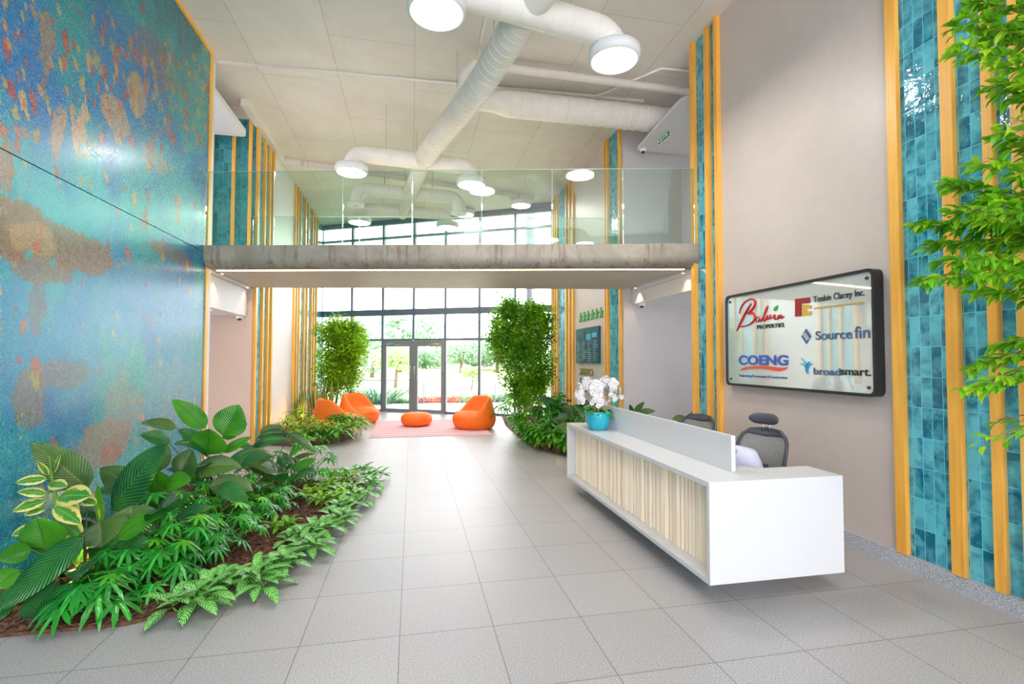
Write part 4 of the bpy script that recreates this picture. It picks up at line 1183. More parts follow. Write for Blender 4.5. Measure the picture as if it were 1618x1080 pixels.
# green exit sign hanging in the upper gallery
ex = 4.35
q0 = at(1040.3, 214.5, X=ex); q1 = at(1058.3, 200, X=ex); q2 = at(1040.8, 230, X=ex)
r = empty('exit_sign', (ex, (q0.y + q1.y) / 2, q2.z), 0, 'green and white running man exit sign with a down arrow under the upper right soffit', 'exit sign')
y1_, y0_ = q0.y, q1.y; z0_, z1_ = q2.z, q0.z
box(ex, ex + 0.012, y0_, y1_, z0_, z1_).build('sign_panel', M['cream'], r)
g = 0.012; ym = (y0_ + y1_) / 2
box(ex - 0.003, ex - 0.0005, ym + g / 2, y1_ - g, z0_ + g, z1_ - g).build('green_field', M['exitgreen'], r)
box(ex - 0.003, ex - 0.0005, y0_ + g, ym - g / 2, z0_ + g, z1_ - g).build('green_field', M['exitgreen'], r)
yc = (ym + y1_) / 2; zc = (z0_ + z1_) / 2; hh = (z1_ - z0_) / 2
ar = MB(); ar.box(ex - 0.006, ex - 0.0035, yc - 0.014, yc + 0.014, zc - hh * .3, zc + hh * .65)
ar.prism_x([(yc - 0.10, zc - hh * .02), (yc - 0.10, zc - hh * .22), (yc, zc - hh * .75), (yc + 0.10, zc - hh * .22), (yc + 0.10, zc - hh * .02), (yc, zc - hh * .5)], ex - 0.006, ex - 0.0035)
ar.build('down_arrow', M['cream'], r)
yc = (ym + y0_) / 2
mn = MB(); 
def lim(a, b, rr): mn.tube([(ex - 0.006, yc + a[0], zc + a[1]), (ex - 0.006, yc + b[0], zc + b[1])], rr, 6)
mn.ball((ex - 0.006, yc - 0.01, zc + hh * .62), 0.006, 0.022, 0.022, 8, 6)
lim((0.0, hh * .4), (0.02, -hh * .1), 0.014); lim((0.0, hh * .35), (-0.06, hh * .1), 0.008); lim((0.0, hh * .35), (0.06, hh * .2), 0.008)
lim((0.02, -hh * .1), (-0.03, -hh * .3), 0.010); lim((-0.03, -hh * .3), (-0.02, -hh * .7), 0.009); lim((0.02, -hh * .1), (0.06, -hh * .45), 0.010)
mn.build('running_man', M['cream'], r)
for y in (y0_ + 0.04, y1_ - 0.04): MB().tube([(ex + 0.006, y, z1_), (ex + 0.006, y, 5.66)], 0.003, 6).build('suspension_wire', M['grill'], r)

# directory board, stars, letters, pictures on the far right wall
r = empty('directory_board', (XR, 10.7, 1.6), 0, 'dark teal directory board with rows of small text on the right wall beyond the orchids', 'board')
box(XR - 0.06, XR - 0.001, 9.97, 11.44, 1.59, 2.405).build('board_panel', M['board'], r, bevel=0.004)
tx = MB(); rng = random.Random(3)
for c_ in range(4):
    for k in range(11):
        y = 11.36 - c_ * 0.36; z = 2.08 - k * 0.042
        tx.box(XR - 0.0625, XR - 0.0602, y - rng.uniform(0.12, 0.28), y, z, z + 0.010)
tx.build('board_text', M['boardtext'], r)
pc = MB(); pc.box(XR - 0.0625, XR - 0.0602, 10.42, 10.72, 2.12, 2.26); pc.box(XR - 0.0625, XR - 0.0602, 10.06, 10.34, 2.17, 2.27); pc.build('board_picture', M['cyan'], r)
lg = MB()
for (y, z) in ((10.95, 2.30), (10.6, 2.31), (10.95, 2.17)):
    lg.tube([(XR - 0.062, y + 0.05 * math.cos(t * .7), z + 0.035 * math.sin(t * .7)) for t in range(10)], 0.005, 5)
lg.build('board_logo', M['stargreen'], r, smooth=True)
for k in range(6):
    yy = 11.22 - k * 0.262; zz = 2.67
    pts = [(yy + (0.115 if i % 2 == 0 else 0.045) * math.sin(PI * i / 5) * 0.95, zz + (0.115 if i % 2 == 0 else 0.045) * math.cos(PI * i / 5) * 1.1) for i in range(10)]
    o = MB().prism_x(pts, XR - 0.03, XR - 0.001).build('wall_star', M['stargreen'], loc=(XR, yy, zz))
    tag(o, ['first', 'second', 'third', 'fourth', 'fifth', 'sixth'][k] + ' green wall star from the left above the teal directory board', 'star', 'green stars in a row on the right wall')
r = empty('wall_letters', (XR, 10.6, 1.4), 0, 'olive metal letters on the right wall under the directory board, half hidden by orchids', 'lettering')
wall_text('XERO', 'letter_row', 917, 938, 592, 581, M['olive'], r, x=XR - 0.001, thick=0.03)
for i, (ya_, yb_, za_, zb_) in enumerate(((10.35, 11.25, 0.93, 1.24), (10.35, 11.25, 0.50, 0.80))):
    r = empty('framed_picture', (XR, 10.8, za_), 0, ('dark wide picture just under the olive letters, behind the orchids' if i == 0 else 'lower dark wide picture on the right wall, behind the orchid leaves'), 'picture')
    box(XR - 0.03, XR - 0.001, ya_, yb_, za_, zb_).build('picture_board', M['black'], r)
    box(XR - 0.033, XR - 0.0302, ya_ + .03, yb_ - .03, za_ + .03, zb_ - .03).build('picture_print', M['photo'], r)

# dome cameras
def dome(x, y, z, label):
    r = empty('security_camera', (x, y, z), 0, label, 'camera', 'white dome security cameras')
    MB().lathe([(0.0, 0.0), (0.06, 0.0), (0.062, -0.03), (0.05, -0.055), (0.0, -0.055)], 20, (x, y, z)).build('camera_body', M['lampbody'], r, smooth=True)
    MB().ball((x, y, z - 0.055), 0.038, nu=14, nv=10).build('camera_dome', M['black'], r, smooth=True)
dome(4.21, 8.55, 2.739, 'white dome security camera at the far corner of the right fascia under the bridge')
dome(4.21, 6.75, 2.739, 'white dome security camera beside the teal pillar under the right end of the bridge')
dome(-3.14, 9.95, 2.479, 'white dome security camera at the far corner of the left fascia under the bridge')
dome(-3.14, 8.5, 2.479, 'white dome security camera beside the mural edge under the left end of the bridge')
dome(4.24, 8.52, 5.659, 'white dome security camera on the upper right soffit near the tiled pier')
# small downlights washing the fascias
def downlight(x, y, z, label, p=8, sz=R(95)):
    r = empty('spotlight', (x, y, z), 0, label, 'spotlight')
    MB().lathe([(0.0, 0.0), (0.028, 0.0), (0.032, -0.02), (0.022, -0.022), (0.0, -0.012)], 16, (x, y, z)).build('spot_body', M['lampbody'], r, smooth=True)
    MB().lathe([(0.0, -0.013), (0.018, -0.0205), (0.0, -0.0215)], 14, (x, y, z)).build('spot_lens', M['spot'], r, smooth=True)
    l = bpy.data.lights.new('spot_light', 'SPOT'); l.energy = p; l.color = (1, 0.78, 0.5); l.spot_size = sz; l.spot_blend = 0.6; l.shadow_soft_size = 0.02
    o = bpy.data.objects.new('spot_light', l); col.objects.link(o); o.parent = r; o.location = (0, 0, -0.03)
downlight(4.06, 8.5, 3.029, 'tiny warm spotlight on the soffit by the far right fascia corner')
downlight(4.06, 6.85, 3.029, 'tiny warm spotlight on the soffit beside the teal pillar')
downlight(-3.0, 9.9, 3.029, 'tiny warm spotlight on the soffit by the far left fascia corner')
downlight(-2.93, 8.45, 3.029, 'tiny warm spotlight on the soffit beside the mural frame')

# =================================================================== LOUNGE
def rug_mat():
    m, nt, bs, _ = newmat('striped pink rug')
    p = worldco(nt); sp = N(nt, 'ShaderNodeSeparateXYZ'); nt.links.new(p, sp.inputs[0])
    t = mathn(nt, 'FRACT', mathn(nt, 'MULTIPLY', sp.outputs[1], 3.6))
    c = ramp(nt, t, [(0.0, (0.66, 0.26, 0.30)), (0.30, (0.68, 0.28, 0.32)), (0.36, (0.82, 0.64, 0.67)), (0.62, (0.84, 0.68, 0.70)), (0.68, (0.50, 0.20, 0.27)), (0.8, (0.70, 0.36, 0.40))])
    nt.links.new(mixc(nt, 0.12, c, ramp(nt, noise_n(nt, p, 80, 2), [(0, (0.5, 0.3, 0.33)), (1, (0.9, 0.65, 0.66))])), bs.inputs['Base Color'])
    bs.inputs['Roughness'].default_value = 0.95
    return m
o = box(-0.88, 1.75, 10.95, 13.75, 0.001, 0.016).build('striped_rug', rug_mat()); tag(o, 'pink striped rug on the floor between the orange seats and the doors', 'rug')

def pod_chair(x, y, rz, label, sc=1.0):
    r = empty('orange_armchair', (x, y, 0), rz, label, 'armchair', 'orange rounded lounge armchairs')
    def sm(t): t = max(0, min(1, t)); return t * t * (3 - 2 * t)
    n = 48; vs = []; fs = []
    rows = []
    for k in range(n):
        th = 2 * PI * k / n          # 0 = front (+x)
        back = 0.5 - 0.5 * math.cos(th)
        hz = 0.33 + 0.44 * sm((back - 0.12) / 0.72)
        c, s = math.cos(th), math.sin(th)
        ro = 0.52
        pr = [(0.0, 0.015), (0.40, 0.0), (0.47, 0.03), (ro + 0.01, 0.16), (ro + 0.02, 0.28), (ro - 0.01 - 0.06 * back, 0.36 + (hz - 0.36) * 0.55), (ro - 0.06 - 0.05 * back, hz), (ro - 0.10 - 0.05 * back, hz + 0.005), (ro - 0.14 - 0.05 * back, hz - 0.03), (ro - 0.19, 0.32 + (hz - 0.32) * 0.4), (0.25, 0.28), (0.0, 0.28)]
        rows.append([(q * c * sc, q * s * 0.98 * sc, z * sc) for q, z in pr])
    m = len(rows[0])
    for j in range(m):
        for k in range(n): vs.append(rows[k][j])
    for j in range(m - 1):
        for k in range(n): fs.append((j * n + k, j * n + (k + 1) % n, (j + 1) * n + (k + 1) % n, (j + 1) * n + k))
    MB().add(vs, fs).build('shell', M['orange'], r, smooth=True, world=False, subsurf=1)
    MB().ball((0.13 * sc, 0, 0.29 * sc), 0.425 * sc, 0.40 * sc, 0.15 * sc, 28, 14).build('seat_cushion', M['orange'], r, smooth=True, world=False)
    seam = [(0.535 * sc * math.cos(a_), 0.53 * sc * math.sin(a_), (0.24) * sc) for a_ in [R(-62 + q * 124 / 16) for q in range(17)]]
    sp_ = [(math.cos(R(40)) * q * sc, math.sin(R(40)) * q * sc, z * sc) for q, z in ((0.475, 0.03), (0.53, 0.12), (0.541, 0.2), (0.543, 0.28), (0.515, 0.38))]
    MB().tube(sp_, 0.004, 6).build('seam', M['orange'], r, smooth=True, world=False)
    return r
pod_chair(-1.35, 13.55, R(-35), 'orange rounded armchair nearest the window on the left, facing the rug')
pod_chair(-1.72, 12.05, R(25), 'orange rounded armchair half hidden behind the leafy left bed')
pod_chair(1.50, 12.0, R(205), 'orange rounded armchair on the right side of the rug, in front of the tall ficus')
r = MB().lathe([(0.0, 0.0), (0.28, 0.0), (0.35, 0.04), (0.395, 0.13), (0.39, 0.22), (0.33, 0.30), (0.24, 0.325), (0.0, 0.33)], 40, (0, 0, 0)).build('pouf', M['orange'], smooth=True, subsurf=1, loc=(0, 0, 0))
r.location = (0.13, 12.65, 0.017); tag(r, 'round orange pouf in the middle of the pink rug', 'pouf')
o = MB().add([(-0.2, -0.08, 0), (0.2, -0.08, 0), (0.2, 0.08, 0), (-0.2, 0.08, 0), (-0.17, -0.03, 0.30), (0.17, -0.03, 0.30), (0.17, 0.03, 0.30), (-0.17, 0.03, 0.30)],
             [(3, 2, 1, 0), (4, 5, 6, 7), (0, 1, 5, 4), (1, 2, 6, 5), (2, 3, 7, 6), (3, 0, 4, 7)]).build('red_cushion', M['red'], subsurf=2, smooth=True)
o.location = (1.25, 13.4, 0.0); o.rotation_euler = (0, 0, R(20)); tag(o, 'small red floor cushion behind the right orange armchair', 'cushion')
# =================================================================== PLANT BEDS
def smooth_poly(p): return p
bed1 = [(XL + .002, 3.605), (-1.76, 3.605), (-1.50, 3.72), (-1.24, 4.02), (-1.02, 4.52), (-0.84, 5.08), (-0.68, 5.62), (-0.59, 6.2), (-0.56, 6.75), (-0.62, 7.0), (-1.0, 7.22), (XL + .002, 7.28)]
bed2 = [(XL + .002, 10.5), (-2.3, 10.2), (-1.75, 10.2), (-1.35, 10.55), (-1.2, 11.1), (-1.35, 11.9), (-2.2, 12.8), (-2.3, 14.5), (-1.9, 15.9), (XL + .002, 16.9)]
bed3 = [(XR - .055, 8.0), (2.8, 8.25), (2.42, 8.65), (2.25, 9.6), (2.3, 11.3), (2.35, 12.4), (2.6, 14.3), (XR - .055, 13.6)]
def inside(p, poly):
    x, y = p; c = False
    for i in range(len(poly)):
        x1, y1 = poly[i - 1]; x2, y2 = poly[i]
        if (y1 > y) != (y2 > y) and x < (x2 - x1) * (y - y1) / (y2 - y1) + x1: c = not c
    return c
def bark(poly, nch, label, seed):
    rng = random.Random(seed)
    mb = MB().prism(poly, 0.001, 0.022)
    xs = [p[0] for p in poly]; ys = [p[1] for p in poly]
    k = 0
    while k < nch:
        x, y = rng.uniform(min(xs), max(xs)), rng.uniform(min(ys), max(ys))
        if not inside((x, y), poly) or x < XL + .05 or x > XR - .1: continue
        k += 1
        MM = Matrix.Rotation(rng.uniform(0, PI), 3, 'Z') @ Matrix.Rotation(rng.uniform(-.6, .6), 3, 'X') @ Matrix.Rotation(rng.uniform(-.4, .4), 3, 'Y')
        mb.obox((x, y, 0.026 + rng.uniform(0, .012)), rng.uniform(.012, .032), rng.uniform(.006, .014), rng.uniform(.002, .005), MM)
    o = mb.build('bark_mulch', M['bark']); tag(o, label, 'mulch', kind='stuff')
bark(bed1, 5200, 'reddish bark chips covering the big left plant bed', 1)
bark(bed2, 900, 'bark chips under the far left plants by the orange armchairs', 2)
bark(bed3, 900, 'bark chips under the right plant bed beyond the desk', 3)

def plant(name, x, y, label, cat, group=None): return empty(name, (x, y, 0.012), 0, label, cat, group)

def rosette(x, y, label, mat, stem='stem', n=18, L=0.22, W=0.08, h=0.10, seed=0, name='rosette_plant', group=None, kind='oval', droop=0.9, emin=0.25, emax=1.6, spread=0.10):
    rng = random.Random(seed * 7 + 1)
    r = plant(name, x, y, label, 'plant', group)
    mb = MB(); st = MB()
    heads = [(0, 0)] + [(spread * math.cos(a), spread * math.sin(a)) for a in (rng.uniform(0, 2), rng.uniform(2, 4), rng.uniform(4, 6))]
    for hi, (hx, hy) in enumerate(heads):
        hz = h * rng.uniform(0.7, 1.2)
        st.tube([(x + hx * .4, y + hy * .4, 0.01), (x + hx * .8, y + hy * .8, hz)], 0.006, 6)
        nn = n // len(heads) + (3 if hi == 0 else 0)
        for k in range(nn):
            a = 2.399 * k + rng.uniform(-.3, .3) + hi
            t = k / nn
            el = emin + (emax - emin) * t * t + rng.uniform(-.1, .1)
            d = V(math.cos(a), math.sin(a), el)
            l = L * (1.0 - 0.35 * t) * rng.uniform(.85, 1.1)
            p0 = V(x + hx * .8, y + hy * .8, hz + 0.03 * t)
            p1 = p0 + d.normalized() * (l * 0.22)
            st.tube([p0, p1], 0.003, 4, cap=False)
            mb.blade(p1, d, l, W * rng.uniform(.85, 1.1) * (1 - .2 * t), droop, 0.22, kind, 6, 2)
    mb.build('foliage', M[mat], r, smooth=True); st.build('stems', M[stem], r, smooth=True)
    return r

def philo(x, y, label, n=14, H_=0.35, size=0.15, seed=0, group=None, young=3, aim=None):
    rng = random.Random(seed * 13 + 5)
    r = plant('lobed_leaf_plant', x, y, label, 'plant', group)
    mb = MB(); yb_ = MB(); st = MB()
    for k in range(n):
        a = 2.399 * k + rng.uniform(-.35, .35)
        rad = H_ * (0.30 + 0.75 * ((k + 0.5) / n)) * rng.uniform(.85, 1.1)
        hz = H_ * (1.15 - 0.65 * ((k + 0.5) / n)) * rng.uniform(.85, 1.15)
        e = V(x + rad * math.cos(a), y + rad * math.sin(a), max(0.06, hz))
        mid = V(x + rad * .4 * math.cos(a), y + rad * .4 * math.sin(a), hz * 0.75)
        st.tube([(x + .02 * math.cos(a), y + .02 * math.sin(a), 0.01), mid, e], [0.006, 0.0045, 0.0035], 5, cap=False)
        (yb_ if k < young else mb).lobed(e, V(math.cos(a) * 1.0, math.sin(a) * 1.0, -0.9 if k > n * .4 else -0.2), size * rng.uniform(.8, 1.15), rng.uniform(.5, .9), 9)
    mb.build('foliage', M['philo'], r, smooth=True); yb_.build('young_foliage', M['philob'], r, smooth=True); st.build('stems', M['stem'], r, smooth=True)
    return r

def shaped_leaf(mb, st, root, a, b, W, nrm=None, droop=0.35, kind='broad', wv=0.02, stem_r=0.005, up=0.45):
    """one leaf from a to b facing nrm, with a stalk back to the root"""
    a, b = Vector(a), Vector(b)
    d = (b - a); L = d.length; d.normalize()
    d2 = (d + V(0, 0, droop * 0.5)).normalized()
    nrm = (Vector(nrm) if nrm else V(0, -1, .4)).normalized()
    side = d2.cross(nrm).normalized()
    base_side = d2.cross(V(0, 0, 1))
    p = Vector(a); vs = []; uv = []; fs = []
    n, m = 12, 4
    for i in range(n + 1):
        t = i / n
        dr = (d2 + V(0, 0, -droop * t)).normalized()
        if i: p = p + dr * (L / n)
        sd = (side - dr * side.dot(dr)).normalized(); nm = sd.cross(dr)
        if nm.dot(nrm) < 0: nm = -nm
        wd = math.sin(PI * t ** (0.74 if kind == 'broad' else .85)) ** 0.74
        wd = max(0.012, wd) * W / 2
        for j in range(-m, m + 1):
            q = j / m
            vs.append(p + sd * wd * q + nm * (-0.18 * wd * q * q * 1.2 + 0.16 * wd * abs(q)) + nm * wv * wd * math.sin(9 * t + 2 * q))
            uv.append((0.5 + 0.5 * q, t))
    c = 2 * m + 1
    for i in range(n):
        for j in range(2 * m): fs.append((i * c + j, i * c + j + 1, (i + 1) * c + j + 1, (i + 1) * c + j))
    mb.add(vs, fs, uv)
    if st is not None:
        root = Vector(root)
        mid = root.lerp(a, up) + V(0, 0, 0.12 * (a - root).length)
        st.tube([root, mid, a], [stem_r * 1.4, stem_r, stem_r * .8], 6, cap=False)

def bigplant(x, y, label, n=9, Hh=0.7, L=0.5, W=0.2, seed=0, group=None, mats=('big', 'bigb', 'bigo'), specs=(), wts=(6, 2, 3), reach=0.5):
    """clump of large ribbed leaves; specs place the leaves the photo shows one by one"""
    rng = random.Random(seed * 17 + 3)
    r = plant('ribbed_leaf_plant', x, y, label, 'plant', group)
    mbs = {k: MB() for k in mats}; st = MB()
    for k in range(n):
        a = 2.399 * k + rng.uniform(-.4, .4)
        rad = reach * rng.uniform(.15, .55); hz = Hh * rng.uniform(.45, .95)
        p0 = V(x + rad * math.cos(a), y + rad * math.sin(a), hz)
        if p0.x < XL + .12: p0.x = XL + .12
        d = V(math.cos(a), math.sin(a), rng.uniform(.0, .9)).normalized()
        tip = p0 + d * L * rng.uniform(.8, 1.1)
        if tip.x < XL + .1: tip.x = XL + .1
        mname = rng.choices(mats, wts[:len(mats)])[0]
        nr = V(-d.x * d.z, -d.y * d.z, 1 - d.z * d.z) + V(0, -0.5, 0)
        shaped_leaf(mbs[mname], st, (x + .03 * math.cos(a), y + .03 * math.sin(a), 0.01), p0, tip, W * rng.uniform(.8, 1.15), nr, 0.9)
    for sp in specs:
        a0, a1, Ya, Yt, wd, mname = sp[:6]
        nr = sp[6] if len(sp) > 6 else (-0.35, -1, 0.45)
        dp = sp[7] if len(sp) > 7 else 0.3
        p0 = at(*a0, Y=Ya); p1 = at(*a1, Y=Yt)
        if p0.z < 0.05: p0.z = 0.05
        shaped_leaf(mbs[mname], st, (x, y, 0.01), p0, p1, wd, nr, dp)
    for k in mats:
        if mbs[k].v: mbs[k].build({'big': 'foliage', 'bigb': 'young_foliage', 'bigo': 'olive_foliage', 'green': 'foliage'}[k], M[k], r, smooth=True)
    st.build('stems', M['stemd'], r, smooth=True)
    return r

# --- big ribbed plants of the near bed
bigplant(-2.30, 4.15, 'ribbed dark plant at the front left corner, its long leaf hanging over the bark', n=4, Hh=0.42, L=0.36, W=0.2, seed=1, reach=.45, specs=(
    ((139, 772), (50, 698), 4.6, 4.45, 0.26, 'bigo', (-0.2, -1, 0.9), 0.2),
    ((72, 866), (58, 816), 4.2, 4.15, 0.30, 'bigb', (0, -1, .3), 0.2),
    ((133, 848), (-4, 968), 3.95, 3.75, 0.27, 'big', (-0.3, -1, 0.9), 0.35),
    ((92, 918), (25, 1003), 3.9, 3.72, 0.22, 'big', (-0.2, -1, 0.7), 0.3),
    ((50, 868), (-8, 882), 4.1, 4.0, 0.16, 'bigb', (0, -1, 1), 0.2),
    ((18, 925), (-6, 985), 3.9, 3.75, 0.20, 'big', (-0.3, -1, 0.6), 0.2),
    ((30, 900), (-10, 930), 4.0, 3.9, 0.18, 'bigb', (0, -1, .6), 0.3)))
bigplant(-1.95, 4.45, 'ribbed dark plant in the middle front of the bed with one huge upright leaf', n=3, Hh=0.45, L=0.32, W=0.18, seed=2, reach=.4, specs=(
    ((176, 806), (262, 698), 4.7, 4.6, 0.34, 'big', (-0.3, -1, 0.5), 0.3),
    ((208, 798), (206, 858), 4.5, 4.35, 0.34, 'bigo', (0.1, -1, 0.6), 0.2),
    ((200, 836), (172, 912), 4.3, 4.15, 0.40, 'big', (0.1, -1, 0.6), 0.25),
    ((157, 822), (160, 864), 4.35, 4.2, 0.36, 'bigo', (0, -1, 0.5), 0.2),
    ((126, 905), (132, 966), 4.0, 3.85, 0.30, 'big', (0.1, -1, 0.5), 0.2),
    ((98, 950), (128, 1001), 3.85, 3.72, 0.24, 'big', (0.1, -1, .5), 0.2),
    ((247, 812), (300, 776), 4.9, 4.9, 0.22, 'big', (0.2, -1, 0.8), 0.5),
    ((160, 826), (154, 764), 4.6, 4.6, 0.06, 'bigb', (0.6, -1, 0), 0.05),
    ((208, 770), (158, 738), 4.9, 5.0, 0.22, 'bigo', (0, -1, .6), .2),
    ((225, 880), (276, 880), 4.25, 4.2, 0.20, 'big', (0, -1, 1), .4)))
bigplant(-2.05, 5.85, 'tallest ribbed plant in front of the mural edge, with bright upright round leaves', n=8, Hh=0.75, L=0.42, W=0.2, seed=3, reach=.5, specs=(
    ((325, 676), (272, 630), 6.2, 6.2, 0.22, 'bigb', (0.2, -1, 0.2), 0.2),
    ((352, 688), (378, 639), 6.0, 6.0, 0.36, 'bigb', (0, -1, 0.1), 0.1),
    ((328, 718), (331, 677), 5.8, 5.7, 0.36, 'bigb', (0, -1, 0.1), 0.1),
    ((352, 692), (391, 668), 6.1, 6.1, 0.15, 'bigb', (-0.1, -1, 0.5), 0.2),
    ((352, 714), (398, 689), 6.0, 6.0, 0.12, 'bigb', (-0.1, -1, 0.6), 0.2),
    ((282, 752), (304, 709), 5.3, 5.3, 0.26, 'bigo', (-0.2, -1, 0.2), 0.15),
    ((308, 746), (384, 730), 5.4, 5.4, 0.24, 'bigo', (-0.1, -1, 1.0), 0.9),
    ((330, 768), (402, 772), 5.2, 5.2, 0.22, 'bigo', (0, -1, 1.0), 0.9),
    ((252, 778), (246, 742), 5.0, 4.9, 0.20, 'bigb', (0.3, -1, 0.4), 0.1),
    ((262, 762), (302, 758), 5.0, 4.95, 0.18, 'bigb', (0, -1, .8), 0.4),
    ((315, 700), (284, 676), 5.9, 5.9, 0.14, 'big', (-0.1, -1, 0.6), 0.5),
    ((280, 676), (222, 664), 5.8, 5.7, 0.15, 'bigo', (0, -1, 1.3), 0.6),
    ((268, 700), (222, 682), 5.6, 5.5, 0.16, 'big', (0, -1, 1.2), 0.7),
    ((345, 765), (392, 800), 5.1, 4.9, 0.17, 'big', (0.1, -1, 1), 0.6),
    ((240, 745), (262, 697), 5.4, 5.5, 0.24, 'bigo', (0, -1, .3), .1)))
bigplant(-1.75, 6.75, 'arching ribbed plant at the far end of the near bed, leaves spilling right', n=7, Hh=0.62, L=0.42, W=0.15, seed=4, reach=.5, specs=(
    ((395, 724), (438, 757), 6.3, 6.2, 0.24, 'bigo', (0.2, -1, 1), 0.6),
    ((398, 706), (462, 690), 6.5, 6.5, 0.16, 'big', (0, -1, 1.3), 0.8),
    ((456, 684), (498, 716), 6.7, 6.6, 0.13, 'bigo', (0.2, -1, 1), 0.5),
    ((405, 692), (462, 682), 6.8, 6.8, 0.13, 'big', (0, -1, 1.2), 0.7),
    ((410, 684), (450, 672), 7.0, 7.0, 0.13, 'bigo', (0, -1, 1.0), 0.8),
    ((385, 740), (428, 716), 6.2, 6.2, 0.18, 'bigo', (0, -1, 1), 0.8)))
bigplant(-2.55, 5.1, 'ribbed dark plant low against the mural behind the variegated shrub', n=9, Hh=0.5, L=0.36, W=0.18, seed=5, reach=.35)
bigplant(-1.45, 6.2, 'low ribbed dark plant in the shade at the centre of the near bed', n=8, Hh=0.42, L=0.34, W=0.16, seed=6, reach=.4, wts=(8, 1, 2))

# --- variegated rubber plant
r = plant('variegated_rubber_plant', -2.62, 4.35, 'variegated rubber plant with cream edged leaves against the mural at the left', 'plant')
mb = MB(); st = MB()
t0 = at(88, 800, Y=4.42); t1 = at(78, 722, Y=4.45)
st.tube([(-2.62, 4.35, 0.01), (-2.60, 4.38, 0.25), tuple(t0), tuple(t1)], [0.012, 0.011, 0.009, 0.005], 8)
for a, b, W_, Y_ in (((74, 756), (24, 762), .09, 4.4), ((74, 780), (27, 776), .08, 4.4), ((72, 790), (19, 808), .10, 4.38), ((72, 802), (37, 814), .07, 4.4), ((76, 765), (106, 768), .09, 4.3),
                     ((90, 786), (144, 782), .17, 4.25), ((84, 800), (128, 828), .12, 4.25), ((92, 785), (124, 818), .11, 4.4), ((76, 752), (60, 728), .05, 4.45), ((84, 748), (96, 716), .05, 4.5),
                     ((60, 830), (18, 846), .09, 4.3), ((70, 842), (36, 862), .10, 4.3), ((98, 826), (128, 850), .13, 4.4), ((120, 895), (134, 862), .13, 4.4), ((140, 900), (150, 865), .10, 4.35), ((130, 790), (152, 796), .08, 4.3)):
    p0 = at(*a, Y=Y_); p1 = at(*b, Y=Y_ - .1)
    shaped_leaf(mb, None, None, p0, p1, W_, (0.1, -1, 0.9), 0.35, 'oval')
    s0 = t0.lerp(t1, 0.5) if a[1] < 815 else V(-2.60, 4.38, 0.3)
    st.tube([s0, (s0 + p0) / 2 + V(0, 0, .02), p0], 0.003, 5, cap=False)
mb.build('foliage', M['varieg'], r, smooth=True); st.build('stems', M['stem'], r, smooth=True)

# --- lobed philodendrons
def g0(px, py): p = at(px, py, Z=0); return p.x, p.y
PH = [((150, 972), .24, .175, 'at the very front, star shaped leaf over the paving'), ((215, 925), .34, .15, 'behind the frontmost star leaf, beside the ribbed hanging leaf'),
      ((265, 930), .26, .13, 'just left of the frontmost patterned rosette'), ((290, 905), .36, .14, 'directly behind the frontmost patterned rosette'), ((255, 868), .46, .135, 'with a bright young leaf in front of the ribbed leaves'),
      ((350, 878), .34, .13, 'in the middle of the bed left of the bare bark patch'), ((318, 890), .28, .12, 'low between the front rosettes and the middle of the bed'), ((395, 838), .30, .115, 'low beside the bare bark patch, grey shine on its leaves'),
      ((320, 828), .44, .13, 'behind the middle one, under the ribbed leaves'), ((440, 808), .26, .10, 'small, in the bark just beyond the bare patch'), ((420, 822), .28, .10, 'small, directly left of the bare bark patch'),
      ((400, 800), .36, .11, 'mid bed at the foot of the arching ribbed plant'), ((455, 778), .34, .10, 'near the far end of the bed, left of the lime plants'), ((370, 812), .34, .11, 'deep in the bed under the olive leaves'),
      ((425, 768), .42, .11, 'at the far left end of the bed under the arching leaves'), ((490, 772), .46, .11, 'at the far edge, long stalks leaning over the paving'), ((330, 850), .40, .12, 'squeezed between its neighbours at the bed centre')]
for i, (p, hh, sz, wh) in enumerate(PH):
    x, y = g0(*p)
    philo(x, y, 'glossy lobed leaf plant ' + wh, n=17, H_=hh, size=sz, seed=20 + i, young=2, group='lobed leaf philodendrons in the near bed')
# long cut leaves reaching over the paving at the far end
r = plant('lobed_leaf_plant', *g0(462, 768), 'lobed leaf plant with the tallest stalks, arching right above the pale paving', 'plant', 'lobed leaf philodendrons in the near bed')
mb = MB(); st = MB(); rt = V(*g0(462, 768), 0.01)
for (px, py, yy, sz) in ((470, 700, 7.0, .13), (500, 705, 6.9, .14), (520, 722, 6.8, .14), (545, 738, 6.8, .13), (455, 720, 6.9, .14), (488, 728, 6.7, .13), (440, 735, 6.9, .14), (505, 742, 6.6, .12), (470, 748, 6.6, .13), (430, 745, 6.8, .13)):
    e = at(px, py, Y=yy)
    st.tube([rt, rt.lerp(e, .5) + V(0, 0, .07), e], [.006, .005, .0035], 5, cap=False)
    mb.lobed(e, V(0.9, -.3, -.4), sz * 1.15, .7, 9)
mb.build('foliage', M['philo'], r, smooth=True); st.build('stems', M['stem'], r, smooth=True)

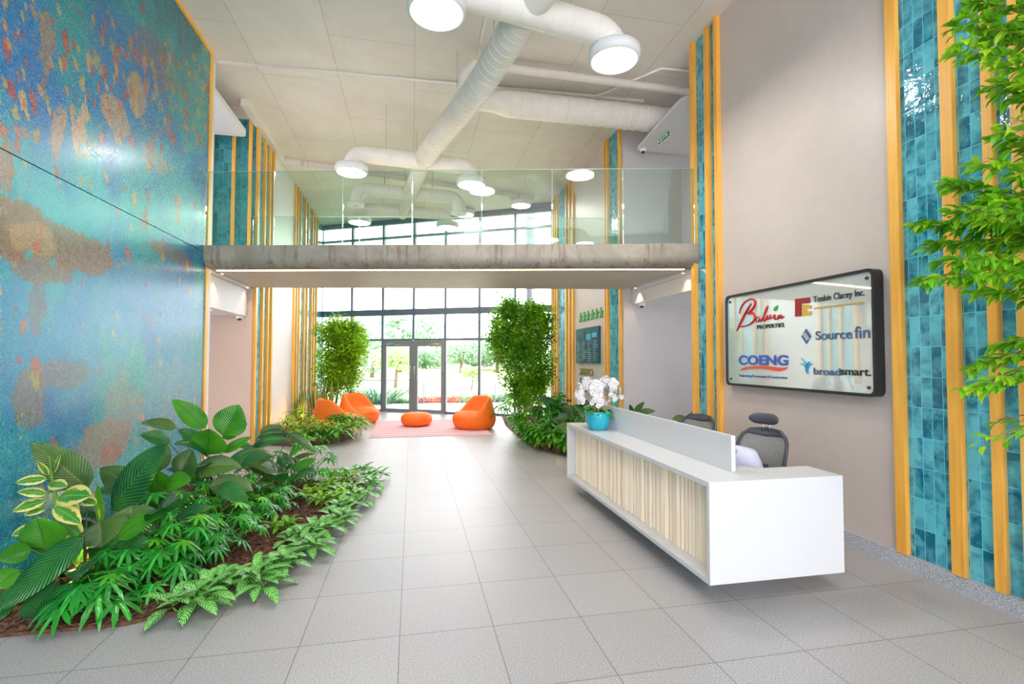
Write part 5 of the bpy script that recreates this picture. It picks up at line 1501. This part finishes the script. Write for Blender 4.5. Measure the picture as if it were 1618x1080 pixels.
# --- silver patterned rosettes on the paving edge
AG = [((298, 968), .27), ((345, 940), .25), ((405, 935), .28), ((452, 905), .20), ((487, 878), .23), ((508, 850), .25), ((535, 830), .22), ((548, 808), .23), ((572, 795), .20), ((585, 775), .22), ((592, 760), .22), ((570, 752), .20), ((470, 862), .20), ((545, 785), .19)]
ORD = ['first', 'second', 'third', 'fourth', 'fifth', 'sixth', 'seventh', 'eighth', 'ninth', 'tenth', 'eleventh', 'twelfth', 'thirteenth', 'fourteenth']
for i, (p, L_) in enumerate(sorted(AG, key=lambda q: -q[0][1])):
    x, y = g0(*p)
    rosette(x + 0.0, y + 0.0, 'pale patterned rosette plant, %s from the camera along the curved paving edge' % ORD[i], 'agl', n=24, L=L_ * 0.86, W=0.085, h=0.07, seed=i, name='patterned_rosette_plant', group='silver patterned rosettes along the paving edge', spread=.11, droop=.8)
# --- lime plants
for i, (p, wh) in enumerate([((447, 845), 'alone in the bare bark patch'), ((508, 802), 'in the bark behind the middle patterned rosettes'), ((520, 778), 'in the lime patch near the far end of the bed'), ((490, 790), 'left in the far lime patch'), ((548, 765), 'rightmost of the far lime patch'), ((528, 762), 'farthest of the lime patch, by the pale paving'), ((540, 795), 'just inside the far patterned rosettes')]):
    x, y = g0(*p)
    rosette(x, y, 'bright lime green leafy plant ' + wh, 'lime', n=24, L=0.19, W=0.055, h=0.06, seed=60 + i, name='lime_leaf_plant', group='lime green plants in the near bed', spread=.09, droop=1.0, emin=.5, emax=2.2)

# --- far left bed: croton and broad leaf ground cover
for i, (x, y, mt, hh, wh) in enumerate([(-2.62, 10.75, 'croton', .34, 'nearest the white wall'), (-2.25, 10.35, 'lime', .26, 'front left of the bed'), (-1.95, 10.25, 'green', .22, 'front middle of the bed'), (-1.6, 10.3, 'green', .24, 'front right corner'),
                                    (-1.32, 10.75, 'lime', .26, 'right edge beside the rug corner'), (-1.85, 10.8, 'croton', .32, 'in the middle'), (-1.45, 11.3, 'green', .38, 'tallest on the right, in front of the armchair'), (-2.3, 11.2, 'croton', .38, 'yellow blotched, behind the middle'),
                                    (-1.2, 11.25, 'lime', .30, 'drooping at the right tip of the bed'), (-2.1, 10.15, 'lime', .18, 'lowest, on the front edge'), (-2.52, 11.5, 'lime', .4, 'against the battens'), (-1.7, 11.35, 'green', .36, 'just left of the tallest one')]):
    rosette(x + .12, y, 'far left bed leafy plant, ' + wh, mt, n=44, L=0.29, W=0.07, h=hh, seed=80 + i, name='leafy_shrub', group='low leafy plants in the far left bed', kind='lance', spread=.16, droop=1.0, emin=.1, emax=1.5)
for i, (x, y, hh) in enumerate([(-2.66, 12.9, 1.05), (-2.35, 13.5, 1.15), (-2.05, 13.4, 1.2)]):
    r = plant('snake_plant', x, y, ['tall snake plant nearest the battens, lit amber from below', 'middle snake plant of three behind the orange armchair', 'rightmost snake plant by the left ficus trunk'][i], 'plant', 'snake plants by the left battens')
    rng = random.Random(300 + i); mb = MB()
    for k in range(16):
        a = rng.uniform(0, 2 * PI); q = rng.uniform(.02, .14)
        mb.blade((x + q * math.cos(a), y + q * math.sin(a), 0.0), V(.13 * math.cos(a), .13 * math.sin(a), 1), hh * rng.uniform(.6, 1), 0.075, 0.02, 0.35, 'sword', 8, 1)
    mb.build('foliage', M['sans'], r, smooth=True)

# --- ficus trees
def ficus(x, y, trunks, crown, nleaf, label, mats=('ficus', 'ficus_suntint'), seed=0, L=0.07, name='ficus_tree', base=0.0, twigs=90, wx=(0.75, 0.25)):
    """crown = list of (cx, cy, cz, rx, ry, rz) lumps"""
    rng = random.Random(seed)
    r = empty(name, (x, y, base + 0.01), 0, label, 'tree')
    tm = MB()
    for tr_ in trunks: tm.tube(tr_[0], tr_[1], 9)
    lf = [MB() for _ in mats]
    tw = MB()
    vol = [c[3] * c[4] * c[5] for c in crown]
    for k in range(twigs):
        c = rng.choices(crown, vol)[0]
        v = V(rng.gauss(0, 1), rng.gauss(0, 1), rng.gauss(0, 1)).normalized() * rng.uniform(.55, 1.0)
        tip = V(c[0] + v.x * c[3], c[1] + v.y * c[4], c[2] + v.z * c[5])
        bb = min(((Vector(p) - tip).length, Vector(p)) for tr_ in trunks for p in tr_[0][1:])[1]
        m1 = bb.lerp(tip, .5) + V(rng.uniform(-.05, .05), rng.uniform(-.05, .05), 0.08)
        tw.tube([bb, m1, tip], [0.009, 0.006, 0.002], 5, cap=False)
        nl = nleaf // twigs
        for q in range(nl):
            t = rng.uniform(.3, 1.0)
            if q % 3:
                c2 = c; v2 = V(rng.gauss(0, 1), rng.gauss(0, 1), rng.gauss(0, 1)).normalized() * rng.uniform(.45, 1.03)
                p = V(c2[0] + v2.x * c2[3], c2[1] + v2.y * c2[4], c2[2] + v2.z * c2[5]).lerp(tip, rng.uniform(0, .55)) + V(0, 0, rng.gauss(0, .03))
            else: p = (bb.lerp(m1, t * 2) if t < .5 else m1.lerp(tip, t * 2 - 1)) + V(rng.gauss(0, .08), rng.gauss(0, .08), rng.gauss(0, .07))
            a = rng.uniform(0, 2 * PI)
            d = V(math.cos(a), math.sin(a), rng.uniform(-.9, .35)).normalized()
            sd = d.cross(V(rng.uniform(-.4, .4), rng.uniform(-.4, .4), 1)).normalized(); nm = sd.cross(d)
            l = L * rng.uniform(.75, 1.2); w_ = l * 0.26
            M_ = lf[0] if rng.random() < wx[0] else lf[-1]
            M_.add([p, p + d * l * .35 + sd * w_ + nm * .1 * l, p + d * l * .75 + sd * w_ * .75 + nm * .06 * l, p + d * l - nm * .12 * l, p + d * l * .75 - sd * w_ * .75 + nm * .06 * l, p + d * l * .35 - sd * w_ + nm * .1 * l],
                   [(0, 1, 2, 3), (0, 3, 4, 5)], [(.5, 0), (1, .35), (.9, .75), (.5, 1), (.1, .75), (0, .35)])
    tm.build('trunk', M['trunk'], r, smooth=True); tw.build('branches', M['trunk'], r, smooth=True)
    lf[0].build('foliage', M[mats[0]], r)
    if len(mats) > 1: lf[1].build('sun_tinted_foliage', M[mats[1]], r)
    return r
# left ficus
a = at(540, 560, Y=14.2)
bx, by = -2.35, 14.25
ficus(bx, by, [([(bx, by, 0), (bx + .05, by, .7), (a.x - .05, 14.2, 1.4), (a.x, 14.2, 2.4)], [.045, .035, .03, .012]), ([(bx + .06, by, 0), (bx + .2, by, .8), (a.x + .2, 14.1, 1.7)], [.035, .03, .015])],
      [(a.x - .05, 14.2, 1.75, .76, .55, .75), (a.x - .15, 14.2, 2.45, .66, .5, .52), (a.x + .28, 14.1, 2.1, .52, .45, .7), (a.x - .25, 14.1, 1.25, .5, .5, .6), (a.x + .15, 14.1, 1.15, .5, .4, .5)], 14500, 'bright ficus tree at the left of the windows, behind the orange armchairs', seed=5, L=.085, twigs=150, wx=(.2, .8))
# right ficus: tall rectangular column of leaves
a = at(825, 560, Y=10.9)
bx, by = at(818, 690, Z=0).x + .25, 10.9
ficus(bx, by, [([(bx, by, 0), (bx, by, 1.0), (a.x - .2, 10.9, 2.0), (a.x - .2, 10.9, 2.9)], [.045, .04, .03, .012]), ([(bx + .3, by + .1, 0), (bx + .4, by, 1.0), (a.x + .35, 10.9, 2.8)], [.04, .035, .012]), ([(bx - .05, by + .1, 0), (bx - .15, by + .1, .9), (a.x - .5, 10.9, 1.8)], [.035, .03, .012])],
      [(a.x - .05, 10.9, 2.72, .78, .5, .42), (a.x - .45, 10.9, 2.4, .4, .4, .6), (a.x + .45, 10.9, 2.5, .45, .4, .6), (a.x + .25, 10.9, 2.3, .55, .5, .75), (a.x - .25, 10.9, 2.1, .60, .5, .75), (a.x, 10.9, 1.45, .66, .5, .65), (a.x + .1, 10.8, .95, .5, .45, .5), (a.x + .45, 10.9, 1.6, .4, .4, .8)], 17500,
      'tall dense ficus on the right, between the orange armchair and the battens', seed=9, L=.08, twigs=230, wx=(.8, .2))

# right foreground tree: only its branch ends hang into the picture
TX, TY = 3.62, 1.72
r = empty('overhanging_tree', (TX, TY, 0.0), 0, 'leafy tree branches hanging in from the right edge in front of the teal tiles', 'tree')
rng = random.Random(77)
tm = MB().tube([(TX, TY, 0.30), (TX - .03, TY, 1.2), (TX, TY + .02, 2.4), (TX - .02, TY, 3.6)], [.05, .045, .035, .02], 10)
tm.build('trunk', M['trunk'], r, smooth=True)
MB().lathe([(0.0, 0.0), (0.17, 0.0), (0.21, 0.42), (0.19, 0.42), (0.18, 0.36), (0.0, 0.36)], 28, (TX, TY, 0)).build('planter', M['white'], r, smooth=True)
lf = MB(); lf2 = MB(); tw = MB()
def leafy(p, d, l):
    sd = d.cross(V(rng.uniform(-.5, .5), rng.uniform(-.5, .5), 1)).normalized(); nm = sd.cross(d); w_ = l * .23
    (lf if rng.random() < .7 else lf2).add([p, p + d * l * .3 + sd * w_ * .9 + nm * .07 * l, p + d * l * .6 + sd * w_ + nm * .08 * l, p + d * l * .82 + sd * w_ * .5, p + d * l - nm * .12 * l, p + d * l * .82 - sd * w_ * .5, p + d * l * .6 - sd * w_ + nm * .08 * l, p + d * l * .3 - sd * w_ * .9 + nm * .07 * l, p + d * l * .55],
        [(0, 1, 2, 8), (8, 2, 3, 4), (0, 8, 6, 7), (8, 4, 5, 6)], [(.5, 0), (1, .3), (1, .6), (.8, .8), (.5, 1), (.2, .8), (0, .6), (0, .3), (.5, .55)])
SPR = [((1760, 120), (1520, 30), 15), ((1760, 150), (1515, 75), 15), ((1760, 60), (1545, 5), 13), ((1740, 200), (1575, 135), 12), ((1740, 240), (1592, 190), 8), ((1760, 40), (1570, 55), 13),
       ((1760, 350), (1500, 290), 15), ((1760, 380), (1455, 352), 17), ((1760, 400), (1480, 385), 16), ((1750, 330), (1560, 255), 12), ((1760, 420), (1540, 350), 14), ((1700, 380), (1560, 320), 12), ((1760, 300), (1580, 215), 9), ((1760, 380), (1520, 330), 14),
       ((1760, 440), (1470, 440), 15), ((1760, 470), (1548, 462), 11), ((1700, 430), (1500, 410), 11), ((1760, 470), (1585, 415), 11),
       ((1760, 540), (1545, 575), 13), ((1740, 560), (1548, 610), 12), ((1740, 530), (1585, 545), 9), ((1760, 560), (1600, 600), 8),
       ((1740, 660), (1550, 700), 7), ((1720, 650), (1575, 668), 4)]
for a, b, cnt in SPR:
    Ya = 1.95 + rng.uniform(-.1, .1); Yb = 2.15 + rng.uniform(-.2, .2)
    p0 = at(*a, Y=Ya); p1 = at(*b, Y=Yb)
    root = V(TX, TY, min(3.5, max(1.0, p0.z)))
    path = [root, p0.lerp(p1, .1), p0.lerp(p1, .45) + V(0, 0, .03), p1 + V(0, 0, .02)]
    tw.tube(path, [.012, .008, .005, .0015], 5, cap=False)
    dr = (p1 - p0).normalized()
    for k in range(cnt * 3):
        t = .01 + .99 * (k + .5) / (cnt * 3)
        p = p0.lerp(p1, t) + V(0, 0, .03 * math.sin(t * 3))
        s = 1 if k % 2 else -1
        side = dr.cross(V(0, 0, 1)).normalized() * s
        tl = .05 + .08 * rng.random() * (1.2 - t)
        q = p + (dr * .5 + side * .6 + V(0, 0, rng.uniform(-.5, .1))).normalized() * tl
        tw.tube([p, q], [.002, .001], 4, cap=False)
        for e in range(4 if cnt > 8 else 1):
            dd = (dr * rng.uniform(.3, 1.2) + side * rng.uniform(-.3, .9) + V(0, 0, rng.uniform(-.9, .2))).normalized()
            leafy(p.lerp(q, rng.uniform(.2, 1)), dd, rng.uniform(.065, .10))
for k in range(46):      # the rest of the crown, beside and behind the trunk
    a_ = rng.uniform(PI * .95, PI * 2.1); z_ = rng.uniform(1.5, 3.7); l_ = rng.uniform(.25, .6)
    if math.cos(a_) > 0: l_ = min(l_, .26)
    p0 = V(TX, TY, z_); p1 = p0 + V(l_ * math.cos(a_), l_ * math.sin(a_), rng.uniform(-.05, .2))
    tw.tube([p0, p0.lerp(p1, .5) + V(0, 0, .03), p1], [.008, .005, .002], 5, cap=False)
    for e in range(30):
        q = p0.lerp(p1, rng.uniform(.25, 1)) + V(rng.gauss(0, .05), rng.gauss(0, .05), rng.gauss(0, .05))
        q.x = min(q.x, 3.84)
        leafy(q, V(rng.uniform(-1, .1), rng.uniform(-1, 1), rng.uniform(-.9, .3)).normalized(), rng.uniform(.06, .09))
lf.build('foliage', M['ficus'], r); lf2.build('sun_tinted_foliage', M['ficus_suntint'], r); tw.build('branches', M['trunk'], r, smooth=True)

# --- right bed planting
RB = [(2.30, 9.0, 'green', .20, 'at the front left of the bed'), (2.62, 8.55, 'green', .22, 'front centre of the bed'), (2.95, 8.40, 'green', .20, 'in front, beside the desk end'), (3.3, 8.45, 'lime', .22, 'front right, hidden behind the desk end'),
      (2.25, 9.55, 'green', .24, 'on the left edge'), (2.55, 9.2, 'agl', .28, 'in the middle, silvery'), (2.95, 9.0, 'green', .30, 'behind the front centre'), (2.28, 10.2, 'green', .30, 'on the left edge by the orange armchair'),
      (2.65, 9.85, 'green', .36, 'in the middle below the ficus'), (2.35, 10.7, 'agl', .36, 'at the foot of the ficus'), (3.05, 9.6, 'agl', .40, 'silvery, below the ribbed leaves'), (3.3, 9.2, 'green', .36, 'right of the ribbed leaves'), (2.45, 8.75, 'lime', .14, 'lowest on the curved edge'), (2.8, 8.28, 'green', .14, 'nearest the camera'), (2.32, 9.25, 'green', .14, 'outermost on the curve'), (2.75, 9.4, 'green', .46, 'tall, behind the middle one'), (2.5, 10.0, 'lime', .42, 'pale, beside the ficus trunk'), (3.2, 8.8, 'agl', .34, 'silvery, close behind the desk end'), (2.95, 9.9, 'green', .55, 'tallest, in front of the ficus')]
for i, (x, y, mt, hh, wh) in enumerate(RB):
    rosette(x, y, 'right bed leafy plant, ' + wh, mt, n=64, L=0.23, W=0.072, h=hh * 1.45, seed=140 + i, name='leafy_shrub', group='low leafy plants in the right bed', kind='oval', spread=.20, droop=1.0, emin=.0, emax=1.4)
bigplant(3.15, 9.25, 'dark ribbed plant just left of the orchids', n=9, Hh=0.75, L=0.42, W=0.16, seed=31, reach=.5, specs=(
    ((888, 655), (852, 622), 9.6, 9.7, 0.30, 'big', (0, -1, 1), .6), ((905, 640), (940, 662), 8.9, 8.8, .14, 'bigb', (0, -1, .6), .2), ((868, 672), (905, 652), 9.2, 9.0, .2, 'bigo', (0, -1, 1), .6), ((880, 690), (848, 672), 9.0, 8.9, .16, 'bigo', (0, -1, 1), .5),
    ((905, 668), (870, 686), 8.8, 8.7, .15, 'bigo', (0, -1, .8), .4), ((915, 655), (890, 640), 8.9, 8.9, .2, 'bigo', (0, -1, .8), .4), ((890, 700), (900, 720), 8.6, 8.5, .12, 'bigo', (0, -1, .8), .4)))
bigplant(2.75, 9.5, 'dark ribbed plant below the tall ficus in the right bed', n=8, Hh=0.75, L=0.34, W=0.14, seed=32, reach=.5)
philo(2.55, 11.5, 'split leaf plant beside the right orange armchair under the ficus', n=18, H_=.72, size=.22, seed=41, young=10)
bigplant(3.3, 10.3, 'ribbed plant against the right battens behind the ficus', n=8, Hh=0.9, L=0.36, W=0.15, seed=33, reach=.4)
# plants in the right recess, seen over the desk screen
bigplant(4.15, 7.75, 'ribbed olive plant by the grey recess wall, left one over the desk screen', n=8, Hh=0.62, L=0.34, W=0.13, seed=34, reach=.4, mats=('bigo', 'big'), specs=(
    ((1003, 652), (1018, 634), 7.7, 7.7, .1, 'bigo'), ((1010, 655), (1036, 646), 7.7, 7.7, .12, 'bigo', (0, -1, .8), .8), ((1000, 655), (995, 638), 7.7, 7.7, .08, 'big')))
bigplant(4.85, 7.4, 'ribbed olive plant behind the grey office chair, right one over the screen', n=9, Hh=0.62, L=0.34, W=0.14, seed=35, reach=.4, mats=('bigo', 'big'), specs=(
    ((1085, 660), (1062, 662), 7.1, 7.0, .12, 'bigo', (0, -1, 1), .4), ((1090, 662), (1110, 648), 7.1, 7.0, .14, 'big', (0, -1, .8), .5)))

# garden spots in the beds
def garden_spot(x, y, label, power=14, aim=(0, 0, 1)):
    r = empty('garden_spotlight', (x, y, 0.02), 0, label, 'spotlight', 'amber garden spots in the plant beds')
    MB().tube([(x, y, 0.0), (x, y, 0.10)], 0.008, 8).build('spike', M['black'], r, smooth=True)
    MB().lathe([(0.0, 0.10), (0.03, 0.10), (0.038, 0.18), (0.032, 0.18), (0.03, 0.165), (0.0, 0.165)], 18, (x, y, 0)).build('spot_body', M['black'], r, smooth=True)
    MB().lathe([(0.0, 0.166), (0.029, 0.166), (0.0, 0.17)], 16, (x, y, 0)).build('spot_lens', M['uplight'], r, smooth=True)
    l = bpy.data.lights.new('garden_light', 'POINT'); l.energy = power; l.color = (1, .60, .16); l.shadow_soft_size = .03
    o = bpy.data.objects.new('garden_light', l); col.objects.link(o); o.parent = r; o.location = (0, 0, .24)
garden_spot(-2.50, 4.25, 'amber garden spot glowing behind the variegated shrub at the front of the near bed', 5)
garden_spot(-2.35, 6.1, 'amber garden spot under the tallest ribbed plant beside the mural', 5)
garden_spot(-2.5, 12.6, 'amber garden spot at the foot of the snake plants', 10)
garden_spot(3.0, 10.1, 'amber garden spot under the right ficus', 10)
garden_spot(3.5, 9.3, 'amber garden spot behind the desk end in the right bed', 8)

# =================================================================== OUTSIDE
struct('trim_70', MB().prism([(-14, FY(-14) + .15), (16, FY(16) + .15), (16, 18.9), (-14, 18.9)] if False else [(-6, FY(-6) + .12), (7.5, FY(7.5) + .12), (7.5, 18.9), (-6, 19.3)], -0.2, -0.005), M['paving'])
gm = MB(); nx, ny_ = 24, 24; vs = []; fs = []
for j in range(ny_ + 1):
    for i in range(nx + 1):
        x = -60 + 130 * i / nx; y = 18.9 + (130) * (j / ny_) ** 1.6
        z = -0.25 + 0.9 * max(0, (y - 26) / 40) ** 1.3 + 0.25 * noise.noise(V(x * .07, y * .07, 0))
        vs.append((x, y, z))
for j in range(ny_):
    for i in range(nx): fs.append((j * (nx + 1) + i, j * (nx + 1) + i + 1, (j + 1) * (nx + 1) + i + 1, (j + 1) * (nx + 1) + i))
o = gm.add(vs, fs).build('lawn', M['grassm'], smooth=True); o['kind'] = 'stuff'; tag(o, 'bright mown lawn rising beyond the terrace railing', 'lawn')
# railing
r = empty('terrace_railing', (1.5, 18.8, 0), 0, 'thin grey wire railing along the terrace beyond the glass doors', 'railing')
for k in range(8):
    x = -3.6 + k * 1.35
    MB().box(x - .02, x + .02, 18.78, 18.82, -0.02, 0.88).build('railing_post', M['doorframe'], r)
MB().tube([(-4.2, 18.8, 0.89), (6.4, 18.8, 0.89)], 0.02, 8).build('top_rail', M['doorframe'], r, smooth=True)
for k in range(6):
    MB().tube([(-4.2, 18.8, 0.12 + k * .125), (6.4, 18.8, 0.12 + k * .125)], 0.008, 5).build('railing_wire', M['doorframe'], r, smooth=True)
# outside round column
cc = at(838, 430, Y=15.6)
r = empty('round_column', (cc.x, 15.6, 0), 0, 'round grey column standing outside the windows at the right, with a wide collar', 'column')
MB().lathe([(0.15, -.1), (0.15, 6.8)], 28, (cc.x, 15.6, 0)).build('column_shaft', M['doorframe'], r, smooth=True)
MB().lathe([(0.15, 5.0), (0.30, 5.06), (0.30, 5.12), (0.15, 5.14)], 28, (cc.x, 15.6, 0)).build('column_collar', M['doorframe'], r, smooth=True)
# grasses and shrubs beyond the railing
def tuft(x, y, hh, rad, n, label, mat, name='ornamental_grass', cat='grass', seed=0, z0=-0.2, W=.03):
    rng = random.Random(seed); r = empty(name, (x, y, z0), 0, label, cat)
    mb = MB()
    for k in range(n):
        a = rng.uniform(0, 2 * PI); q = rad * rng.random() ** .5 * .6
        mb.blade((x + q * math.cos(a), y + q * math.sin(a), z0), V(.5 * math.cos(a), .5 * math.sin(a), 1), hh * rng.uniform(.6, 1.1), W, 1.1, .2, 'lance', 4, 1)
    mb.build('foliage', M[mat], r)
for i, (px, w_, hh, mt, lb) in enumerate([(594, 1.2, 1.9, 'shrub', 'large blue green spiky shrub left of the glass doors'), (572, 1.0, 1.5, 'shrub', 'blue green spiky shrub at the far left window'), (620, .6, .8, 'shrub', 'small spiky shrub seen through the left door'),
                                       (642, .7, .55, 'green', 'low green tuft beyond the railing between the doors'), (735, .8, .9, 'fartree2', 'pale green shrub right of the glass doors'), (757, .8, 1.0, 'fartree2', 'pale green shrub at the right window'),
                                       (712, .6, .5, 'shrub', 'low spiky tuft beside the right door edge'), (782, .9, 1.2, 'shrub', 'spiky shrub behind the right ficus')]):
    p = at(px, 620, Y=19.6)
    tuft(p.x, 19.5 + .2 * (i % 3), hh, w_, 170, lb, mt, 'spiky_shrub', 'shrub', 500 + i, W=.05)
rng = random.Random(8); mb = MB()
for k in range(900):
    x = rng.uniform(.2, 1.9); y = rng.uniform(19.0, 19.5)
    mb.add([(x - .012, y, -.2), (x + .012, y, -.2), (x + rng.uniform(-.08, .08), y, rng.uniform(.1, .38))], [(0, 1, 2)])
o = mb.build('red_grass', M['redgrass']); o['kind'] = 'stuff'; tag(o, 'strip of reddish grass beyond the right glass door', 'grass')
def fartree(px, py, rpx, D, label, mat, seed, trunk=True, sq=0.85):
    c = at(px, py, Y=D); R_ = rpx * D / 800.0
    rng = random.Random(seed)
    z0 = 0.2
    r = empty('distant_tree', (c.x, D, z0), 0, label, 'tree', 'trees beyond the lawn')
    if c.z - z0 > R_ * .3:
        MB().tube([(c.x, D, z0 - .6), (c.x + .1, D, c.z - R_ * .2), (c.x, D, c.z + R_ * .4)], [R_ * .09, R_ * .06, R_ * .03], 8).build('trunk', M['trunk'], r, smooth=True)
    mb = MB()
    lumps = [(V(rng.gauss(0, .45), rng.gauss(0, .45), rng.gauss(0, .32)), rng.uniform(.35, .6)) for _ in range(11)]
    for k in range(2600):
        cc_, rr = rng.choice(lumps)
        v = V(rng.gauss(0, 1), rng.gauss(0, 1), rng.gauss(0, 1)).normalized() * rr * rng.uniform(.75, 1.05)
        p = V(c.x, D, c.z) + V((cc_.x + v.x) * R_, (cc_.y + v.y) * R_, (cc_.z + v.z) * R_ * sq)
        u = V(rng.gauss(0, 1), rng.gauss(0, 1), rng.gauss(0, 1)).normalized(); s = u.orthogonal().normalized(); l = R_ * .085
        mb.add([p - u * l, p + s * l * .6, p + u * l, p - s * l * .6], [(0, 1, 2, 3)])
    mb.build('foliage', M[mat], r)
for i, t in enumerate([(625, 565, 30, 32, 'small bright round tree seen through the left glass door', 'fartree2'), (632, 525, 46, 52, 'tall pale tree rising above the left glass door', 'fartree'),
                       (588, 545, 36, 44, 'blue green tree left of the doors', 'fartree'), (560, 540, 40, 48, 'tree at the far left behind the ficus', 'fartree'), (672, 565, 26, 60, 'dark distant tree seen through the right glass door', 'fartree'),
                       (700, 560, 26, 62, 'distant tree behind the right door frame', 'fartree'), (728, 560, 30, 50, 'distant tree right of the doors', 'fartree'), (752, 560, 34, 56, 'tall distant tree near the right window mullion', 'fartree'),
                       (745, 590, 16, 30, 'small pale shrub like tree in the right window', 'fartree2'), (785, 550, 36, 50, 'distant tree behind the right ficus', 'fartree'), (655, 572, 18, 66, 'lowest distant tree between the two doors', 'fartree2'), (810, 555, 36, 54, 'distant tree at the right end behind the ficus', 'fartree')]):
    fartree(*t[:4], t[4], t[5], 700 + i)
# reddish roofed house far off
hp = at(738, 572, Y=75)
r = empty('distant_house', (hp.x, 76, 1.5), 0, 'far pale house with a pitched roof between the distant trees', 'house')
box(hp.x - 4, hp.x + 4, 74, 78, 0.0, 3.2).build('house_wall', M['beige'], r)
MB().add([(hp.x - 4.5, 73.5, 3.2), (hp.x + 4.5, 73.5, 3.2), (hp.x + 4.5, 78.5, 3.2), (hp.x - 4.5, 78.5, 3.2), (hp.x - 3, 76, 5), (hp.x + 3, 76, 5)], [(0, 1, 5, 4), (1, 2, 5), (2, 3, 4, 5), (3, 0, 4), (3, 2, 1, 0)]).build('house_roof', M['beige'], r)
